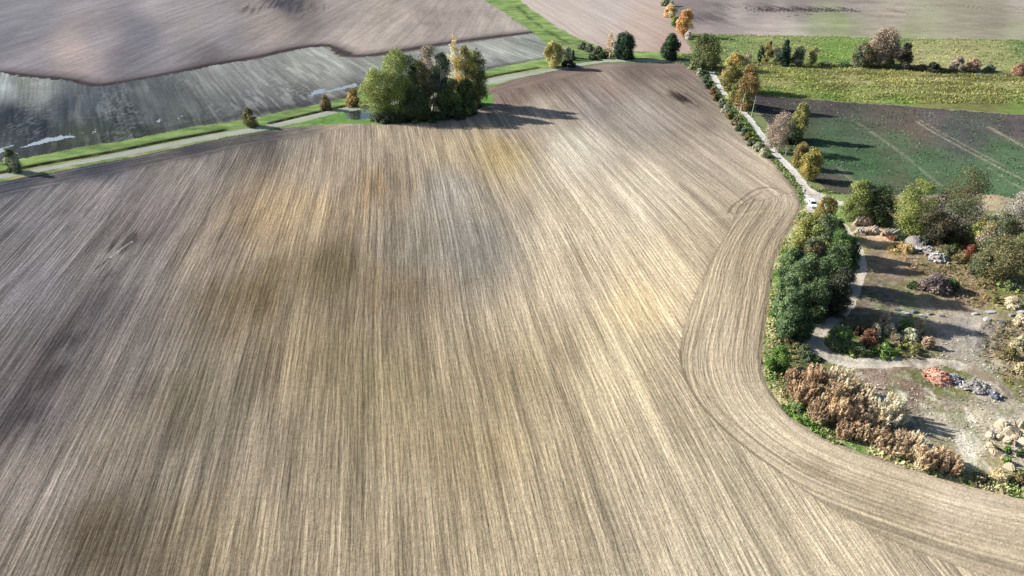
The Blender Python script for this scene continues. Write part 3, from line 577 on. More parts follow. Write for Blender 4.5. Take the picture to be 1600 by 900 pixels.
YG = [(152,158,60),(126,138,48),(100,116,42)]; LG = [(120,140,50),(96,120,42),(142,154,58)]; DG = [(58,82,42),(47,69,40),(76,98,49)]
OLV = [(112,108,44),(94,92,40),(132,122,52)]; GOLD = [(176,140,44),(150,122,40),(196,160,66)]; CREAM = [(206,182,120),(190,160,96),(220,200,150)]
BRN = [(120,98,66),(100,84,58),(140,116,78)]; PINE = [(82,110,60),(66,92,52),(100,126,70)]; GGR = [(80,96,66),(96,110,78),(66,84,58)]
GREY = [(132,124,108),(112,106,94),(150,142,124)]; ORG = [(196,138,52),(172,120,46),(212,160,74)]; BRIGHT = [(86,124,36),(70,108,32),(110,140,44)]
RUST = [(166,134,92),(144,114,76),(182,152,112)]; TAN = [(190,164,124),(174,146,106),(202,178,140)]; PINKT = [(160,138,116),(140,120,100),(176,152,126)]
OAKB = [(104,92,48),(84,76,42),(122,106,58)]; SILV = [(150,154,120),(128,134,100),(166,166,136)]; REDB = [(130,64,40),(110,54,36),(150,84,54)]

# grove at the bend of the farm road
g = 'trees of the grove beside the pond'
plant('birch_tree', 712,160, 97,32, CREAM, 'tallest birch of the grove, pale cream yellow leaves thinning at the top', kind='column', dens=.5, trunk=BIRCH, group=g)
plant('broadleaf_tree', 640,176, 86,48, DG+GGR[:1], 'dark grey green tree behind the tall lime green one in the grove', group=g)
plant('birch_tree', 676,174, 96,42, PINKT[:2]+GGR[:2], 'half bare birch with a white trunk in the middle of the grove', kind='sparse', dens=.6, trunk=BIRCH, group=g)
plant('birch_tree', 694,176, 88,40, [(72,92,68),(58,80,58),(90,106,76)], 'blue green birch with thin white stems in the middle of the grove', kind='column', dens=.9, trunk=BIRCH, group=g)
plant('broadleaf_tree', 662,177, 80,36, BRN[:2]+OLV[:2]+YG[:1], 'brownish olive tree between the green trees and the white birch', kind='column', dens=.7, group=g)
plant('broadleaf_tree', 729,168, 90,44, GOLD[:2]+OLV+YG[:1], 'gold and olive tree to the right of the cream birch', kind='column', group=g, dens=.9)
plant('broadleaf_tree', 744,164, 78,42, DG[2:]+OLV[:2]+LG[1:2], 'dark green tree at the right hand end of the grove', group=g)
plant('broadleaf_tree', 622,181, 97,56, LG+LG+YG[:1], 'tall lime green tree with the highest leafy top on the left of the grove', group=g)
plant('broadleaf_tree', 594,184, 72,60, YG+YG+LG, 'broad yellow green tree leaning over the pond at the left end', group=g)
plant('broadleaf_tree', 706,183, 56,40, DG+LG[:1], 'low dark green tree in front of the gold trees', group=g)
plant('young_tree', 694,178, 38,20, YG, 'small yellow green tree low in front of the birches', kind='column', group=g)
plant('broadleaf_tree', 655,186, 46,48, DG, 'low dark tree at the front edge of the grove', group=g)
plant('broadleaf_tree', 730,178, 50,36, DG+LG[:1], 'dark green low tree above the small grass patch', group=g)
plant('willow_shrub', 592,189, 17,40, GGR, 'low grey green shrub at the field edge under the grove', 'shrub', 'shrub', group='shrubs around the grove')
plant('shrub', 640,188, 18,44, DG+GGR[:1], 'dark low shrub along the shaded front of the grove', 'shrub', 'shrub', group='shrubs around the grove')
for bx, by, lb in [(612,190,'first dark bramble from the pond under the grove'),(670,188,'dark bramble under the half bare birch of the grove'),(692,186,'dark bramble under the small yellow green tree of the grove'),(714,184,'dark bramble right of the low dark green tree of the grove'),(732,178,'last dark bramble before the small grass patch')]:
    plant('bramble', bx, by, 15, 34, DG+[(60,62,42)], lb, 'shrub', 'shrub', group='brambles under the grove')
plant('autumn_shrub', 553,165, 28,28, GOLD+OLV, 'yellow orange shrub beside the road left of the pond', 'shrub', 'shrub', group='shrubs around the grove')
g = 'shrubs along the farm road'
plant('roadside_shrub', 25,268, 40,30, DG+SILV[:1], 'dark green bushy shrub leftmost beside the farm road', 'shrub', 'shrub', group=g)
plant('roadside_shrub', 392,197, 30,24, OLV, 'round olive brown shrub standing on the grass strip', 'shrub', 'shrub', group=g)
plant('roadside_shrub', 510,171, 24,20, OLV+BRN, 'small brownish shrub between the round olive one and the pond', 'shrub', 'shrub', group=g)
# road corner at the top of the field
g = 'trees along the top of the field'
plant('willow_tree', 864,105, 38,34, [(176,164,74),(156,146,66),(130,130,60)], 'pale yellow willow beside the road at the green strip', kind='round', group=g, dens=.8)
plant('shrub', 884,90, 19,22, SILV, 'pale grey green bush behind the yellow willow', 'shrub', 'shrub')
plant('fir_tree', 895,94, 15,10, DG, 'tiny dark fir right of the yellow willow', kind='conical', group=g)
plant('shrub', 888,103, 11,28, [(62,58,50),(50,50,42)], 'dark leafless shrub at the roadside right of the yellow willow', 'shrub', 'shrub')
for k, (bx, by, hh, ww) in enumerate([(910,77,11,16),(921,81,12,16),(934,84,12,18),(946,88,11,16),(925,93,9,20),(941,91,11,16)]):
    plant('hedge_shrub', bx, by, hh, ww, [(92,98,72),(76,82,62),(112,116,88)] if k < 4 else DG, ['grey green hedge shrub farthest from the road corner','second grey green hedge shrub running down to the birch','third grey green hedge shrub running down to the birch','grey green hedge shrub nearest the orange birch','dark hedge shrub on the roadside bank','dark hedge shrub beside the foot of the orange birch'][k], 'shrub', 'shrub', group='hedge shrubs left of the orange birch')
plant('birch_tree', 952,90, 40,14, [(206,156,104),(190,136,90),(216,180,136)], 'slim orange leaved birch with white trunk beside the dark round tree', kind='column', dens=.55, trunk=BIRCH, group=g)
plant('round_tree', 974,92, 37,38, [(38,66,42),(32,56,38),(48,76,46)], 'larger dark green round tree on the roadside', kind='broad', group=g, dens=1.2)
plant('round_tree', 1046,93, 37,29, [(44,76,42),(38,64,38),(62,88,46)], 'smaller dark green tree on the roadside left of the crossing', kind='broad', group=g, dens=1.2)
g = 'trees of the far lane'
plant('autumn_tree', 1068,57, 39,26, ORG, 'bright orange round tree on the far lane', kind='round', group=g)
plant('autumn_tree', 1047,27, 18,20, [(222,172,104),(206,150,84)], 'pale orange small tree farther up the lane', kind='round', group=g)
plant('young_tree', 1038,9, 14,16, SILV+YG[:1], 'yellow green small tree at the top edge of the lane', kind='round', group=g)
plant('shrub', 1049,12, 10,12, SILV, 'pale silvery bush at the top of the lane', 'shrub', 'shrub')
plant('young_tree', 1053,42, 15,12, LG, 'small green tree left of the bright orange one', kind='round', group=g)
plant('shrub', 1075,61, 13,13, [(214,190,172),(196,170,150)], 'whitish pink bush under the bright orange tree', 'shrub', 'shrub')
plant('oak_tree', 1101,107, 49,52, [(86,98,46),(70,84,42),(110,114,54)], 'wide olive green oak over the road crossing', group=g)
plant('shrub', 1113,107, 14,14, SILV, 'pale green bush right of the road under the oak', 'shrub', 'shrub')
plant('shrub', 1094,114, 22,18, [(88,100,48),(76,90,44)], 'olive green bush left of the road under the oak', 'shrub', 'shrub')
# lane down the right side of the field
g = 'trees along the gravel lane'
plant('bare_tree', 1150,100, 22,12, GREY, 'short grey bare tree above the yellow olive trees', kind='sparse', dens=.35, trunk=GREYBARK, group=g)
plant('bare_tree', 1166,110, 26,14, PINKT, 'pinkish bare tree left of the ditch behind the orange tinged tree', kind='sparse', dens=.35, trunk=GREYBARK, group=g)
plant('shrub', 1158,97, 10,18, DG, 'dark bush behind the short grey bare tree', 'shrub', 'shrub')
plant('lane_tree', 1143,142, 56,40, OLV+YG[:1]+GOLD[:1], 'olive tree with a golden top right of the lane', group=g)
plant('lane_tree', 1163,170, 64,38, [(140,112,46),(116,104,46),(160,120,54),(98,98,44)], 'tallest orange tinged olive tree on the lane', group=g, dens=.9, trunk=BIRCH)
plant('lane_tree', 1148,164, 32,28, YG+OLV, 'low yellow olive tree overhanging the lane', kind='round', group=g)
plant('birch_tree', 1155,178, 36,12, OLV, 'leaning birch with a bare white trunk beside the lane', kind='sparse', dens=.15, trunk=BIRCH, lean=.12, group=g, limbs=4)
plant('shrub', 1231,222, 32,36, DG+GGR[:1], 'dark green thicket bush under the yellow topped tree', 'shrub', 'shrub')
plant('poplar_tree', 1243,218, 54,30, [(142,138,52),(120,122,50),(98,104,46)], 'yellow topped tree behind the white limbed bare tree', group=g)
plant('bare_tree', 1211,236, 58,44, [(136,118,98),(118,104,88),(150,132,112)], 'white limbed nearly bare tree leaning over the lane', kind='sparse', dens=.32, trunk=BIRCH, group=g, lean=.06, limbs=16)
plant('lane_tree', 1247,262, 38,26, [(150,128,52),(128,112,46),(110,104,44)], 'small orange olive tree left of the bright yellow green one', kind='round', group=g)
plant('lane_tree', 1263,281, 47,36, [(170,152,44),(146,136,40),(112,112,36)], 'bright yellow green round tree casting a long shadow on the crop', kind='round', group=g)
ords = ['first','second','third','fourth','fifth','sixth','seventh','eighth','ninth','tenth','eleventh','twelfth','thirteenth','fourteenth','fifteenth','sixteenth']
sh = [(1086,107,SILV+YG[:1]),(1097,117,SILV),(1107,128,GGR),(1112,137,DG+GGR[:1]),(1118,147,REDB+BRN),(1124,156,BRN+OLV),(1131,166,SILV+GGR),(1138,175,SILV),(1145,184,OLV),(1153,194,OLV+BRN),(1160,203,DG+OLV),(1167,211,GGR),(1173,218,OLV),(1179,226,OLV+GGR),(1187,234,SILV),(1197,244,[(178,174,140),(160,158,120)])]
for k, (bx, by, pal) in enumerate(sh):
    plant('verge_shrub', bx-5, by+1, 11+k*.22, 12+k*.28, pal, ('pale straw ' if k == 15 else 'reddish ' if k == 4 else '')+ords[k]+' shrub from the road crossing in the row between field and lane', 'shrub', 'shrub', group='shrubs between field and lane')
# beyond the meadow
g = 'trees along the meadow ditch'
plant('ditch_tree', 1186,98, 26,12, DG, 'narrow dark green tree leftmost of the ditch row', kind='column', group=g)
plant('ditch_tree', 1197,99, 34,17, GOLD[:2]+OLV, 'yellow olive tree second in the ditch row', kind='column', group=g)
plant('bare_tree', 1211,100, 26,14, GREY, 'grey bare tree between the yellow one and the dark fir', kind='sparse', dens=.35, group=g)
plant('fir_tree', 1223,102, 37,24, [(42,74,48),(34,60,42)], 'dark green fir in the ditch row', kind='conical', group=g, dens=1.1)
plant('ditch_tree', 1245,102, 28,22, GREY+GGR, 'grey green loose tree right of the dark fir', group=g, dens=.6)
plant('ditch_tree', 1268,102, 28,17, [(160,150,84),(138,132,76),(120,118,66)], 'pale yellowish tree at the right end of the ditch row', kind='column', group=g, dens=.8)
plant('willow_tree', 1345,103, 32,36, BRN+GGR+OLV, 'olive brown spreading willow left of the large brown one', kind='round', group=g, dens=.7)
plant('willow_tree', 1373,102, 54,50, [(142,124,100),(124,108,88),(156,138,112)], 'large brown rounded willow, biggest of the meadow trees', kind='round', group=g, dens=.85)
plant('shrub', 1389,100, 20,16, BRIGHT+OLV, 'small green bush between the brown willow and the dark tree', 'shrub', 'shrub')
plant('dark_tree', 1409,107, 36,28, [(72,66,60),(60,56,52),(86,78,66)], 'dark greyish tree right of the large brown willow', kind='round', group=g)
g = 'bushes along the meadow ditch'
for bx, by, hh, ww, pal, lb in [(1440,109,9,20,GGR+OLV,'low green bush just right of the dark tree'),(1458,112,15,30,[(66,70,52),(54,60,46)],'dark grey green bush beside the ditch'),(1494,109,22,22,GREY+PINKT,'grey tan bush behind the ditch water'),(1519,110,19,24,[(168,134,104),(150,122,92)],'reddish tan bush right of the grey one'),(1546,111,10,18,GGR,'low grey green bush between two reddish ones'),(1590,117,19,24,[(158,116,88),(138,104,78)],'reddish bush at the right edge of the picture'),(1320,102,6,22,DG,'low dark bush left of the spreading willow'),(1290,102,6,26,DG+GGR,'low dark bush after the row of ditch trees')]:
    plant('ditch_bush', bx, by, hh, ww, pal, lb, 'bush', 'shrub', group=g)
# copse above the yard
g = 'trees of the copse above the yard'
plant('bare_tree', 1583,362, 58,60, [(134,128,112),(118,112,98),(146,140,122)], 'pale grey bare tree top at the right edge of the copse', kind='sparse', dens=.45, trunk=GREYBARK, group=g, limbs=16)
plant('copse_tree', 1334,343, 59,46, [(132,140,50),(110,122,44),(88,104,40)], 'yellow green tree nearest the lane at the left of the copse', group=g)
plant('copse_tree', 1369,346, 54,52, DG+[(66,74,38)], 'dark green tree behind the log stacks', group=g)
plant('oak_tree', 1484,374, 104,84, OAKB[:2]+DG+DG[:1], 'large brownish olive oak, tallest of the copse', group=g)
plant('maple_tree', 1420,364, 80,60, [(136,142,46),(112,124,42),(90,108,38)], 'yellow green maple between the dark tree and the brown oak', group=g)
plant('copse_tree', 1465,377, 40,54, [(72,64,46),(60,56,42),(84,78,50)], 'low dark brown tree under the big oak', group=g)
plant('copse_tree', 1523,388, 48,32, YG+OLV, 'yellow green small tree right of the big oak', kind='column', group=g)
plant('bare_tree', 1548,402, 66,56, PINKT[:1]+OLV+GGR, 'thin brownish half bare tree on the right of the copse', kind='sparse', dens=.8, group=g, limbs=14)
plant('copse_tree', 1593,420, 64,52, [(92,104,52),(76,92,46),(110,116,58)], 'green broad tree cut by the right edge of the picture', group=g)
plant('copse_tree', 1556,433, 58,68, [(118,110,62),(98,98,54),(138,124,72),(84,88,48)], 'olive brown wide tree lowest in the copse', group=g)
plant('copse_tree', 1530,428, 30,36, GGR+OLV, 'small grey green tree at the foot of the olive brown one', kind='round', group=g)
plant('red_shrub', 1513,404, 24,24, REDB, 'rusty red shrub right of the big oak', 'shrub', 'shrub')
plant('red_shrub', 1501,381, 12,14, [(128,44,36),(104,40,32)], 'small dark red shrub at the foot of the big oak', 'shrub', 'shrub')
for k, (bx, by, hh, ww, pal, lb) in enumerate([(1405,372,12,34,GGR+DG,'low grey green bush under the maple'),(1440,378,12,30,GGR,'grey green bush behind the grey heap'),(1480,395,14,34,[(110,112,66),(92,98,56)],'pale olive bush right of the white rubble'),(1500,408,14,30,BRN+OLV,'brownish bush below the rusty red shrub'),(1520,425,12,30,GGR+BRN,'brown grey bush below the rusty red shrub and its neighbour'),(1492,388,12,26,DG+LG,'green bush between oak and rubble'),(1398,388,12,24,[(196,164,90),(176,146,80)],'straw coloured grass clump right of the log stacks'),(1415,392,14,28,[(198,166,88),(170,140,78)],'straw coloured grass clump left of the white rubble'),(1575,450,13,36,LG+GGR,'green bush under the broad edge tree'),(1540,446,10,34,OLV+BRN,'olive brush in front of the copse'),(1580,478,18,28,[(206,182,140),(186,160,120)],'tan dry bush behind the stone slabs'),(1592,508,20,24,TAN,'pale tan dry bush beside the dark puddled slabs'),(1590,545,26,26,[(172,162,124),(150,142,104)],'cream dry bush right of the gravel patch'),(1575,560,20,28,OLV+BRN,'olive brown bush right of the gravel patch'),(1592,585,22,26,OLV+TAN,'olive and tan bush at the right edge above the boulders'),(1558,470,9,26,OLV,'low olive bush above the stone slabs')]):
    plant('yard_bush', bx, by, hh, ww, pal, lb, 'bush', 'shrub', group='bushes around the yard')
# hedge between field and yard
g = 'trees of the hedge between field and yard'
G2 = [(162,136,44),(134,122,42),(110,110,42)]
for bx, by, hh, ww, pal, kd, lb in [
 (1281,365,50,34,G2,'broad','golden green tree at the top of the hedge beside the white car'),
 (1296,392,44,30,DG+LG[:1],'broad','dark green tree at the top of the hedge beside the track'),
 (1257,388,48,38,[(146,144,50),(122,124,44),(104,112,44)],'broad','yellow green tree in the upper hedge on the field side'),
 (1279,400,56,42,GGR+LG,'broad','grey green tree in the upper hedge behind the yellow green one'),
 (1243,402,38,30,[(168,160,56),(140,140,48),(112,120,44)],'round','brightest yellow green low tree on the field side of the hedge'),
 (1314,442,62,34,DG,'broad','dark tree bulging over the track halfway down the hedge'),
 (1298,445,74,44,[(82,116,46),(66,98,40),(104,132,58)],'broad','fresh green tree halfway down the hedge'),
 (1256,434,52,38,BRN+OLV+GGR,'broad','brownish green tree halfway down the hedge'),
 (1230,434,42,32,PINE,'broad','blue green small pine where the hedge widens'),
 (1310,446,24,16,[(150,110,50),(130,96,46)],'column','small orange brown tree at the track side of the hedge'),
 (1285,478,82,50,PINE+DG,'broad','large pine in the middle of the hedge'),
 (1246,470,62,48,PINE+GGR[:1],'broad','broad pine in the lower hedge on the field side'),
 (1300,490,60,42,[(54,60,44),(44,50,38),(72,76,56)],'broad','dark thin leaved tree in the lower hedge beside the shaded track'),
 (1222,488,50,34,PINE,'broad','blue green pine at the field edge low in the hedge'),
 (1268,494,52,40,PINE+DG,'broad','dark pine behind the small yellow tree'),
 (1228,522,54,42,PINE,'broad','lowest pine of the hedge at the field edge'),
 (1248,524,34,36,DG,'broad','dark low tree at the bottom end of the hedge')]:
    plant('hedge_tree', bx, by+5, hh*1.12+4, ww*1.08, pal, lb, kind=kd, group=g)
plant('yellow_tree', 1266,496, 30,22, [(190,166,40),(166,148,40),(140,134,44)], 'small bright yellow tree in the lower hedge', kind='round', group=g)
plant('green_bush', 1213,577, 44,42, [(104,138,34),(84,120,30),(66,104,28)], 'bright green round bush alone at the field corner below the hedge', 'bush', 'shrub')
for bx, by, hh, ww, pal, lb in [(1250,548,14,40,OLV+GGR,'low olive bush between hedge and sandy track bend'),(1265,560,12,36,GGR+DG,'low grey green bush beside the bright green one'),(1235,535,12,28,BRN+DG,'brown green bush at the foot of the last pine'),(1280,580,12,30,DG,'dark low bush behind the rusty thicket')]:
    plant('undergrowth_bush', bx, by, hh, ww, pal, lb, 'bush', 'shrub', group='undergrowth below the hedge')
# overgrown bank inside the track bend
g = 'bushes on the overgrown bank'
for bx, by, hh, ww, pal, lb in [(1311,540,36,48,BRIGHT+GGR,'large green bush at the left end of the overgrown bank'),(1343,520,16,26,[(60,50,40),(74,58,44)],'dark brown bush behind the rust brown one'),(1356,538,28,32,[(132,84,56),(112,72,48)],'rust brown bush on the overgrown bank'),(1366,522,20,20,TAN,'cream dry bush right of the rust brown one'),(1381,508,22,20,[(186,160,124),(166,142,110)],'tan bush at the top of the bank'),(1389,522,18,22,TAN,'tan bush in the middle of the bank'),(1398,514,14,18,GREY,'grey bush on top of the bank'),(1411,514,18,26,BRIGHT,'fresh green bush on top of the bank'),(1421,528,18,28,SILV,'silvery green bush on the right of the bank'),(1435,518,24,20,[(178,156,122),(156,136,106)],'tan round bush at the right end casting a dark shadow'),(1447,542,20,22,[(160,136,104),(140,120,92)],'brown tan bush lowest at the right end of the bank'),
 (1340,552,18,44,LG+GGR,'low green bush at the foot of the bank on the left'),(1380,552,20,48,BRIGHT+LG,'low bright green bush at the foot of the bank in the middle'),(1418,550,16,44,LG+OLV,'low olive green bush at the foot of the bank on the right'),(1375,538,14,30,GGR,'grey green bush in the middle of the bank'),(1400,536,16,28,SILV+BRN,'silver brown bush in the right half of the bank')]:
    plant('bank_bush', bx, by, hh, ww, pal, lb, 'bush', 'shrub', group=g)
# brush heap
plant('brush_heap', 1456,452, 30,52, [(120,100,96),(96,82,78),(140,120,112)], 'purplish brown heap of cut brush in the yard', 'brush heap', 'shrub', elong=1.8)
plant('yard_bush', 1483,452, 20,30, DG+LG[:1], 'dark green bush growing against the brush heap', 'bush', 'shrub', group='bushes around the yard')
plant('yard_bush', 1425,448, 12,24, OLV+DG, 'olive bush left of the brush heap', 'bush', 'shrub', group='bushes around the yard')
# dead thicket
g = 'dry shrubs of the thicket at the field edge'
TH = [(1244,600),(1267,606),(1289,608),(1311,611),(1333,622),(1351,630),(1252,624),(1274,632),(1300,640),(1324,644),(1373,652),(1387,656),(1278,656),(1305,661),(1333,668),(1360,674),(1318,682),(1342,688),(1369,695),(1391,704),(1408,692),(1428,698),(1413,712),(1437,726),(1459,730),(1464,722),(1482,736)]
TL = ['leftmost rust brown dry shrub of the thicket','rust brown dry shrub second from the left','rust brown tall dry shrub third from the left','pale topped dry shrub beside the sandy track','tan dry shrub right of the pale topped one','tan dry shrub nearest the red rubble heap','rust brown dry shrub low behind the leftmost','rust brown dry shrub on the field side','rust brown dry shrub in the heart of the thicket','light brown dry shrub in the heart of the thicket','pale tan dry shrub on the yard side','pale tan dry shrub beside the long dark shadow','rust brown dry shrub facing the field','rust brown dry shrub facing the field, further right','light brown dry shrub in the middle of the thicket','tan brown dry shrub right of the middle','dark rust low shrub on the field side','dark rust low shrub on the field side, one further right','brown low shrub near the right half','brown low shrub before the gap','cream topped small shrub before the gap','cream tan small shrub at the edge of the shadow','brown small shrub at the front right','brown shrub left of the separate tan pair','tan brown shrub of the right hand pair, front','large tan shrub standing apart at the right end','last grey tan low shrub at the right end']
for k, (bx, by) in enumerate(TH):
    pal = RUST if k in (0,1,2,6,7,8,12,13,16,17) else TAN if k in (3,4,5,10,11,20,21) else [(172,142,102),(152,122,84),(186,158,120)]
    sm = k in (16,17,18,19,20,21,22,23,26)
    pal = [tuple(min(255, int(v*(.90, 1.06, .98, 1.12)[k % 4])) for v in c_) for c_ in pal]+([(126,120,84)] if k % 5 == 2 else [])
    plant('dry_shrub', bx, by, ((27 if sm else 38)+(k % 3)*3)*(.78, 1.08, .92, 1.18, .86)[k % 5], ((34 if sm else 44)+(k % 4)*2)*(.9, 1.1, 1.0, .8)[(k*3) % 4], pal, TL[k], 'shrub', 'tuft', group=g, elong=2.4, leaf=.7, dens=1.3)
for bx, by, hh, ww, pal, lb in [(1232,612,14,18,GGR+BRN,'grey brown low bush left of the thicket'),(1245,640,14,20,LG+GGR,'green low bush at the field side of the thicket'),(1495,742,16,30,GGR+OLV,'dark olive bush right of the thicket end'),(1530,750,14,30,BRN+GGR,'brown bush on the corner verge'),(1562,748,18,30,[(196,176,120),(172,152,104)],'straw yellow clump below the boulders'),(1590,752,18,24,BRN+OLV,'brown olive bush at the lower right edge'),(1573,706,12,12,BRIGHT,'bright green plant among the boulders'),(1573,724,12,14,BRIGHT,'bright green plant below the boulders'),(1592,712,14,16,DG,'dark green plant right of the boulders')]:
    plant('corner_bush', bx, by, hh, ww, pal, lb, 'bush', 'shrub', group='bushes around the corner of the field')

# ground cover nobody could count
def cover(name, ids, n, hgt, pals, mask=None, size=.3, far_scale=0):
    m = np.isin(ID, ids) & near
    if mask is not None: m &= mask
    ii = np.argwhere(m); a = (X[:-1, 1:]-X[:-1, :-1])[m]*(Y[1:, :-1]-Y[:-1, :-1])[m]; a = a/a.sum()
    k = rng.choice(len(ii), n, p=a); i, j = ii[k, 0], ii[k, 1]
    q = rng.uniform(0, 1, (n, 2)); x = X[i, j]+q[:, 0]*(X[i, j+1]-X[i, j]); y = Y[i, j]+q[:, 1]*(Y[i+1, j]-Y[i, j]); z = Z[i, j]
    f = fbm(x*.25, y*.25, 88, 3); keep = rng.uniform(.25, .75, n) < f*1.15
    x, y, z, f = x[keep], y[keep], z[keep], f[keep]; n = len(x)
    s = size*(1+far_scale*np.hypot(y, 80)/300)*rng.uniform(.6, 1.4, n); hh = hgt*rng.uniform(.4, 1.3, n)*(.5+f)
    cen = np.stack([x, y, z+hh*.5], 1); nor = rng.normal(size=(n, 3)); nor[:, 2] = np.abs(nor[:, 2])*.8+.2; nor /= np.linalg.norm(nor, axis=1, keepdims=True)
    vv, ff = leaves(cen, nor, s, 1.2, np.tile(np.array([0, 0, 1.0]), (n, 1)))
    P = np.array([C(c_, GL*1.15) for c_ in pals]); G0 = COL[ids[0]][i, j][keep]*1.25; pi = np.clip(((fbm(x*.12, y*.12, 89, 3)-.25)*2*len(pals)+rng.normal(size=n)*.9).astype(int), 0, len(pals)-1)
    cc = np.repeat(np.clip((P[pi]*.35+G0*.65)*rng.uniform(.7, 1.3, n)[:, None], .005, .6), 4, 0)
    tag(mesh_obj(name, vv, ff, LEAF, cols=cc), kind='stuff'); return
dhc = (dh[:-1, :-1]+dh[1:, 1:])/2
dlane, _ = pdist(rroad_c, xc, yc)
cover('verge_weeds', [9], 9000, .5, [(92,128,46),(110,140,60),(80,112,44),(172,164,118),(196,186,140)], dhc < 3.2, .26)
cover('yard_weeds', [9], 16000, .35, [(84,104,46),(110,112,60),(128,112,74),(150,132,96),(92,110,50)], (dhc > 2.5) & (inside(W([(1195,525),(1290,520),(1300,560),(1230,590),(1200,600)]), xc, yc) | inside(W([(1285,505),(1320,495),(1440,505),(1470,550),(1400,562),(1310,556)]), xc, yc) | inside(W([(1390,375),(1900,330),(1900,500),(1500,480),(1480,455),(1400,405)]), xc, yc) | inside(W([(1540,500),(1900,500),(1900,640),(1570,600),(1530,560)]), xc, yc) | inside(W([(1200,340),(1290,335),(1335,430),(1270,520),(1195,520)]), xc, yc)), .3)
cover('lane_weeds', [10], 9000, .5, [(92,128,50),(110,140,58),(130,132,76),(160,156,108)], (dlane < 16) & (xc > 60), .34)
cover('meadow_grass', [7], 34000, .45, [(150,160,76),(120,136,62),(168,160,84),(92,104,50),(140,150,90)], yc > 285, .36, .0)
cover('rough_grass', [6], 14000, .35, [(140,150,84),(168,162,112),(110,136,70),(150,140,90)], None, .42, .0)
cover('stone_chips', [9], 9000, .12, [(214,208,196),(190,182,170),(150,142,132),(226,222,212)], (dhc > 3) & inside(W([(1290,540),(1900,470),(1900,720),(1560,720),(1440,690)]), xc, yc), .16)
cover('crop_leaves', [8], 16000, .15, [(58,124,74),(48,104,62),(76,136,84)], yc < 290, .26)
# ------------------------------------------------------------------ log stacks, rubble, boulders
def mat2(name, cols_, rough=.85): return plain(name, tuple(C(cols_)), rough, .3, 2.0, .15, 0, .4)
M_END = mat2('cut_wood', (214,196,170)); M_LOGW = mat2('weathered_log', (218,211,204)); M_LOGP = mat2('pinkish_log', (208,174,156)); M_LOGT = mat2('tan_log', (216,194,168))
def log_mesh(L, r, side):
    bm = bmesh.new(); n = 10; rings = []
    for i, q in enumerate(np.linspace(-.5, .5, 4)):
        rr = r*(1.08-.16*(q+.5)); off = .03*math.sin(q*5)
        rings.append([bm.verts.new((q*L, off+rr*math.cos(2*math.pi*k/n)*(1+.06*math.sin(3*k)), rr*math.sin(2*math.pi*k/n))) for k in range(n)])
    for a, b in zip(rings, rings[1:]):
        for k in range(n): bm.faces.new((a[k], a[(k+1) % n], b[(k+1) % n], b[k]))
    for rg in (rings[0], rings[-1]):
        f = bm.faces.new(rg); f.material_index = 1
    bmesh.ops.recalc_face_normals(bm, faces=bm.faces)
    me = bpy.data.meshes.new('log'); bm.to_mesh(me); bm.free(); me.materials.append(side); me.materials.append(M_END); return me
LOGM = [log_mesh(3.0, .27, m) for m in (M_LOGW, M_LOGP, M_LOGT)]
def log(mi, p, rz, tilt, label, group, s=1.0):
    o = bpy.data.objects.new('log', LOGM[mi]); col.objects.link(o)
    o.location = p; o.rotation_euler = (random.uniform(0, 6), tilt, rz); o.scale = (s*random.uniform(.85, 1.12), s*random.uniform(.8, 1.2), s*random.uniform(.8, 1.2))
    tag(o, label, 'log', group)
for (p0, p1, layers, kinds, lb, gr) in (((1332,350),(1366,350),4,(0,0,1,1,1),'sawn log in the rear stack behind the other two','logs of the rear stack'),
        ((1334,363),(1372,364),3,(0,0,2,2,0),'sawn log in the front left stack beside the lane','logs of the front left stack'),
        ((1377,366),(1405,368),3,(2,2,0,0,0),'sawn log in the right stack under the maple','logs of the right stack')):
    a, b = np.array(at(*p0)), np.array(at(*p1)); L = np.linalg.norm(b-a); d = (b-a)/L
    rz = math.atan2(d[1], d[0])+math.radians(48); n0 = int(L*math.sin(math.radians(48))/.47)
    for ly in range(layers):
        n = n0-ly
        for k in range(n):
            q = (k+.5+ly*.5)/n0; p = a+d*L*q+rng.normal(size=2)*.1
            log(kinds[min(int(q*5), 4)], (p[0], p[1], zat(*p)+.24+ly*.42), rz+random.gauss(0, .06), random.gauss(0, .05), lb, gr)
for px, py_, rz in ((1362,364,.3),(1352,359,1.2),(1388,369,2.3),(1397,371,.7),(1378,367,.1),(1345,367,2.9)):
    x, y, z = loc(px, py_); log(2, (x, y, z+.2), rz, .05, 'loose pale log lying on the bark litter before the stacks', 'loose logs in front of the stacks', .75)

def boulder_mesh(seed):
    r = np.random.default_rng(seed); q = r.normal(size=(16, 3)); q /= np.linalg.norm(q, axis=1, keepdims=True); q *= r.uniform(.8, 1.08, (16, 1))
    bm = bmesh.new(); vs_ = [bm.verts.new(p) for p in q]; h = bmesh.ops.convex_hull(bm, input=vs_)
    bmesh.ops.delete(bm, geom=[v for v in bm.verts if not v.link_faces], context='VERTS')
    bmesh.ops.bevel(bm, geom=bm.edges[:], offset=.13, segments=2, affect='EDGES')
    for v in bm.verts: v.co *= 1+.06*(float(fbm(np.array([v.co.x*2+seed]), np.array([v.co.y*2+v.co.z]), seed, 3)[0])-.5)
    me = bpy.data.meshes.new('boulder'); bm.to_mesh(me); bm.free(); me.materials.append(M_BOULD)
    return me
def chunk_mesh(name, seed, m):
    r = random.Random(seed); bm = bmesh.new(); bmesh.ops.create_cube(bm, size=1)
    for v in bm.verts: v.co = Vector((v.co.x*r.uniform(.6, 1.3), v.co.y*r.uniform(.5, 1.1), v.co.z*r.uniform(.4, .9)))
    bmesh.ops.bevel(bm, geom=bm.edges[:], offset=.1, segments=1, affect='EDGES')
    me = bpy.data.meshes.new(name); bm.to_mesh(me); bm.free(); me.materials.append(m); return me
M_BOULD = plain('sandstone', tuple(C((204,190,164))), .95, .2, 1.2, .1, 0, .5)
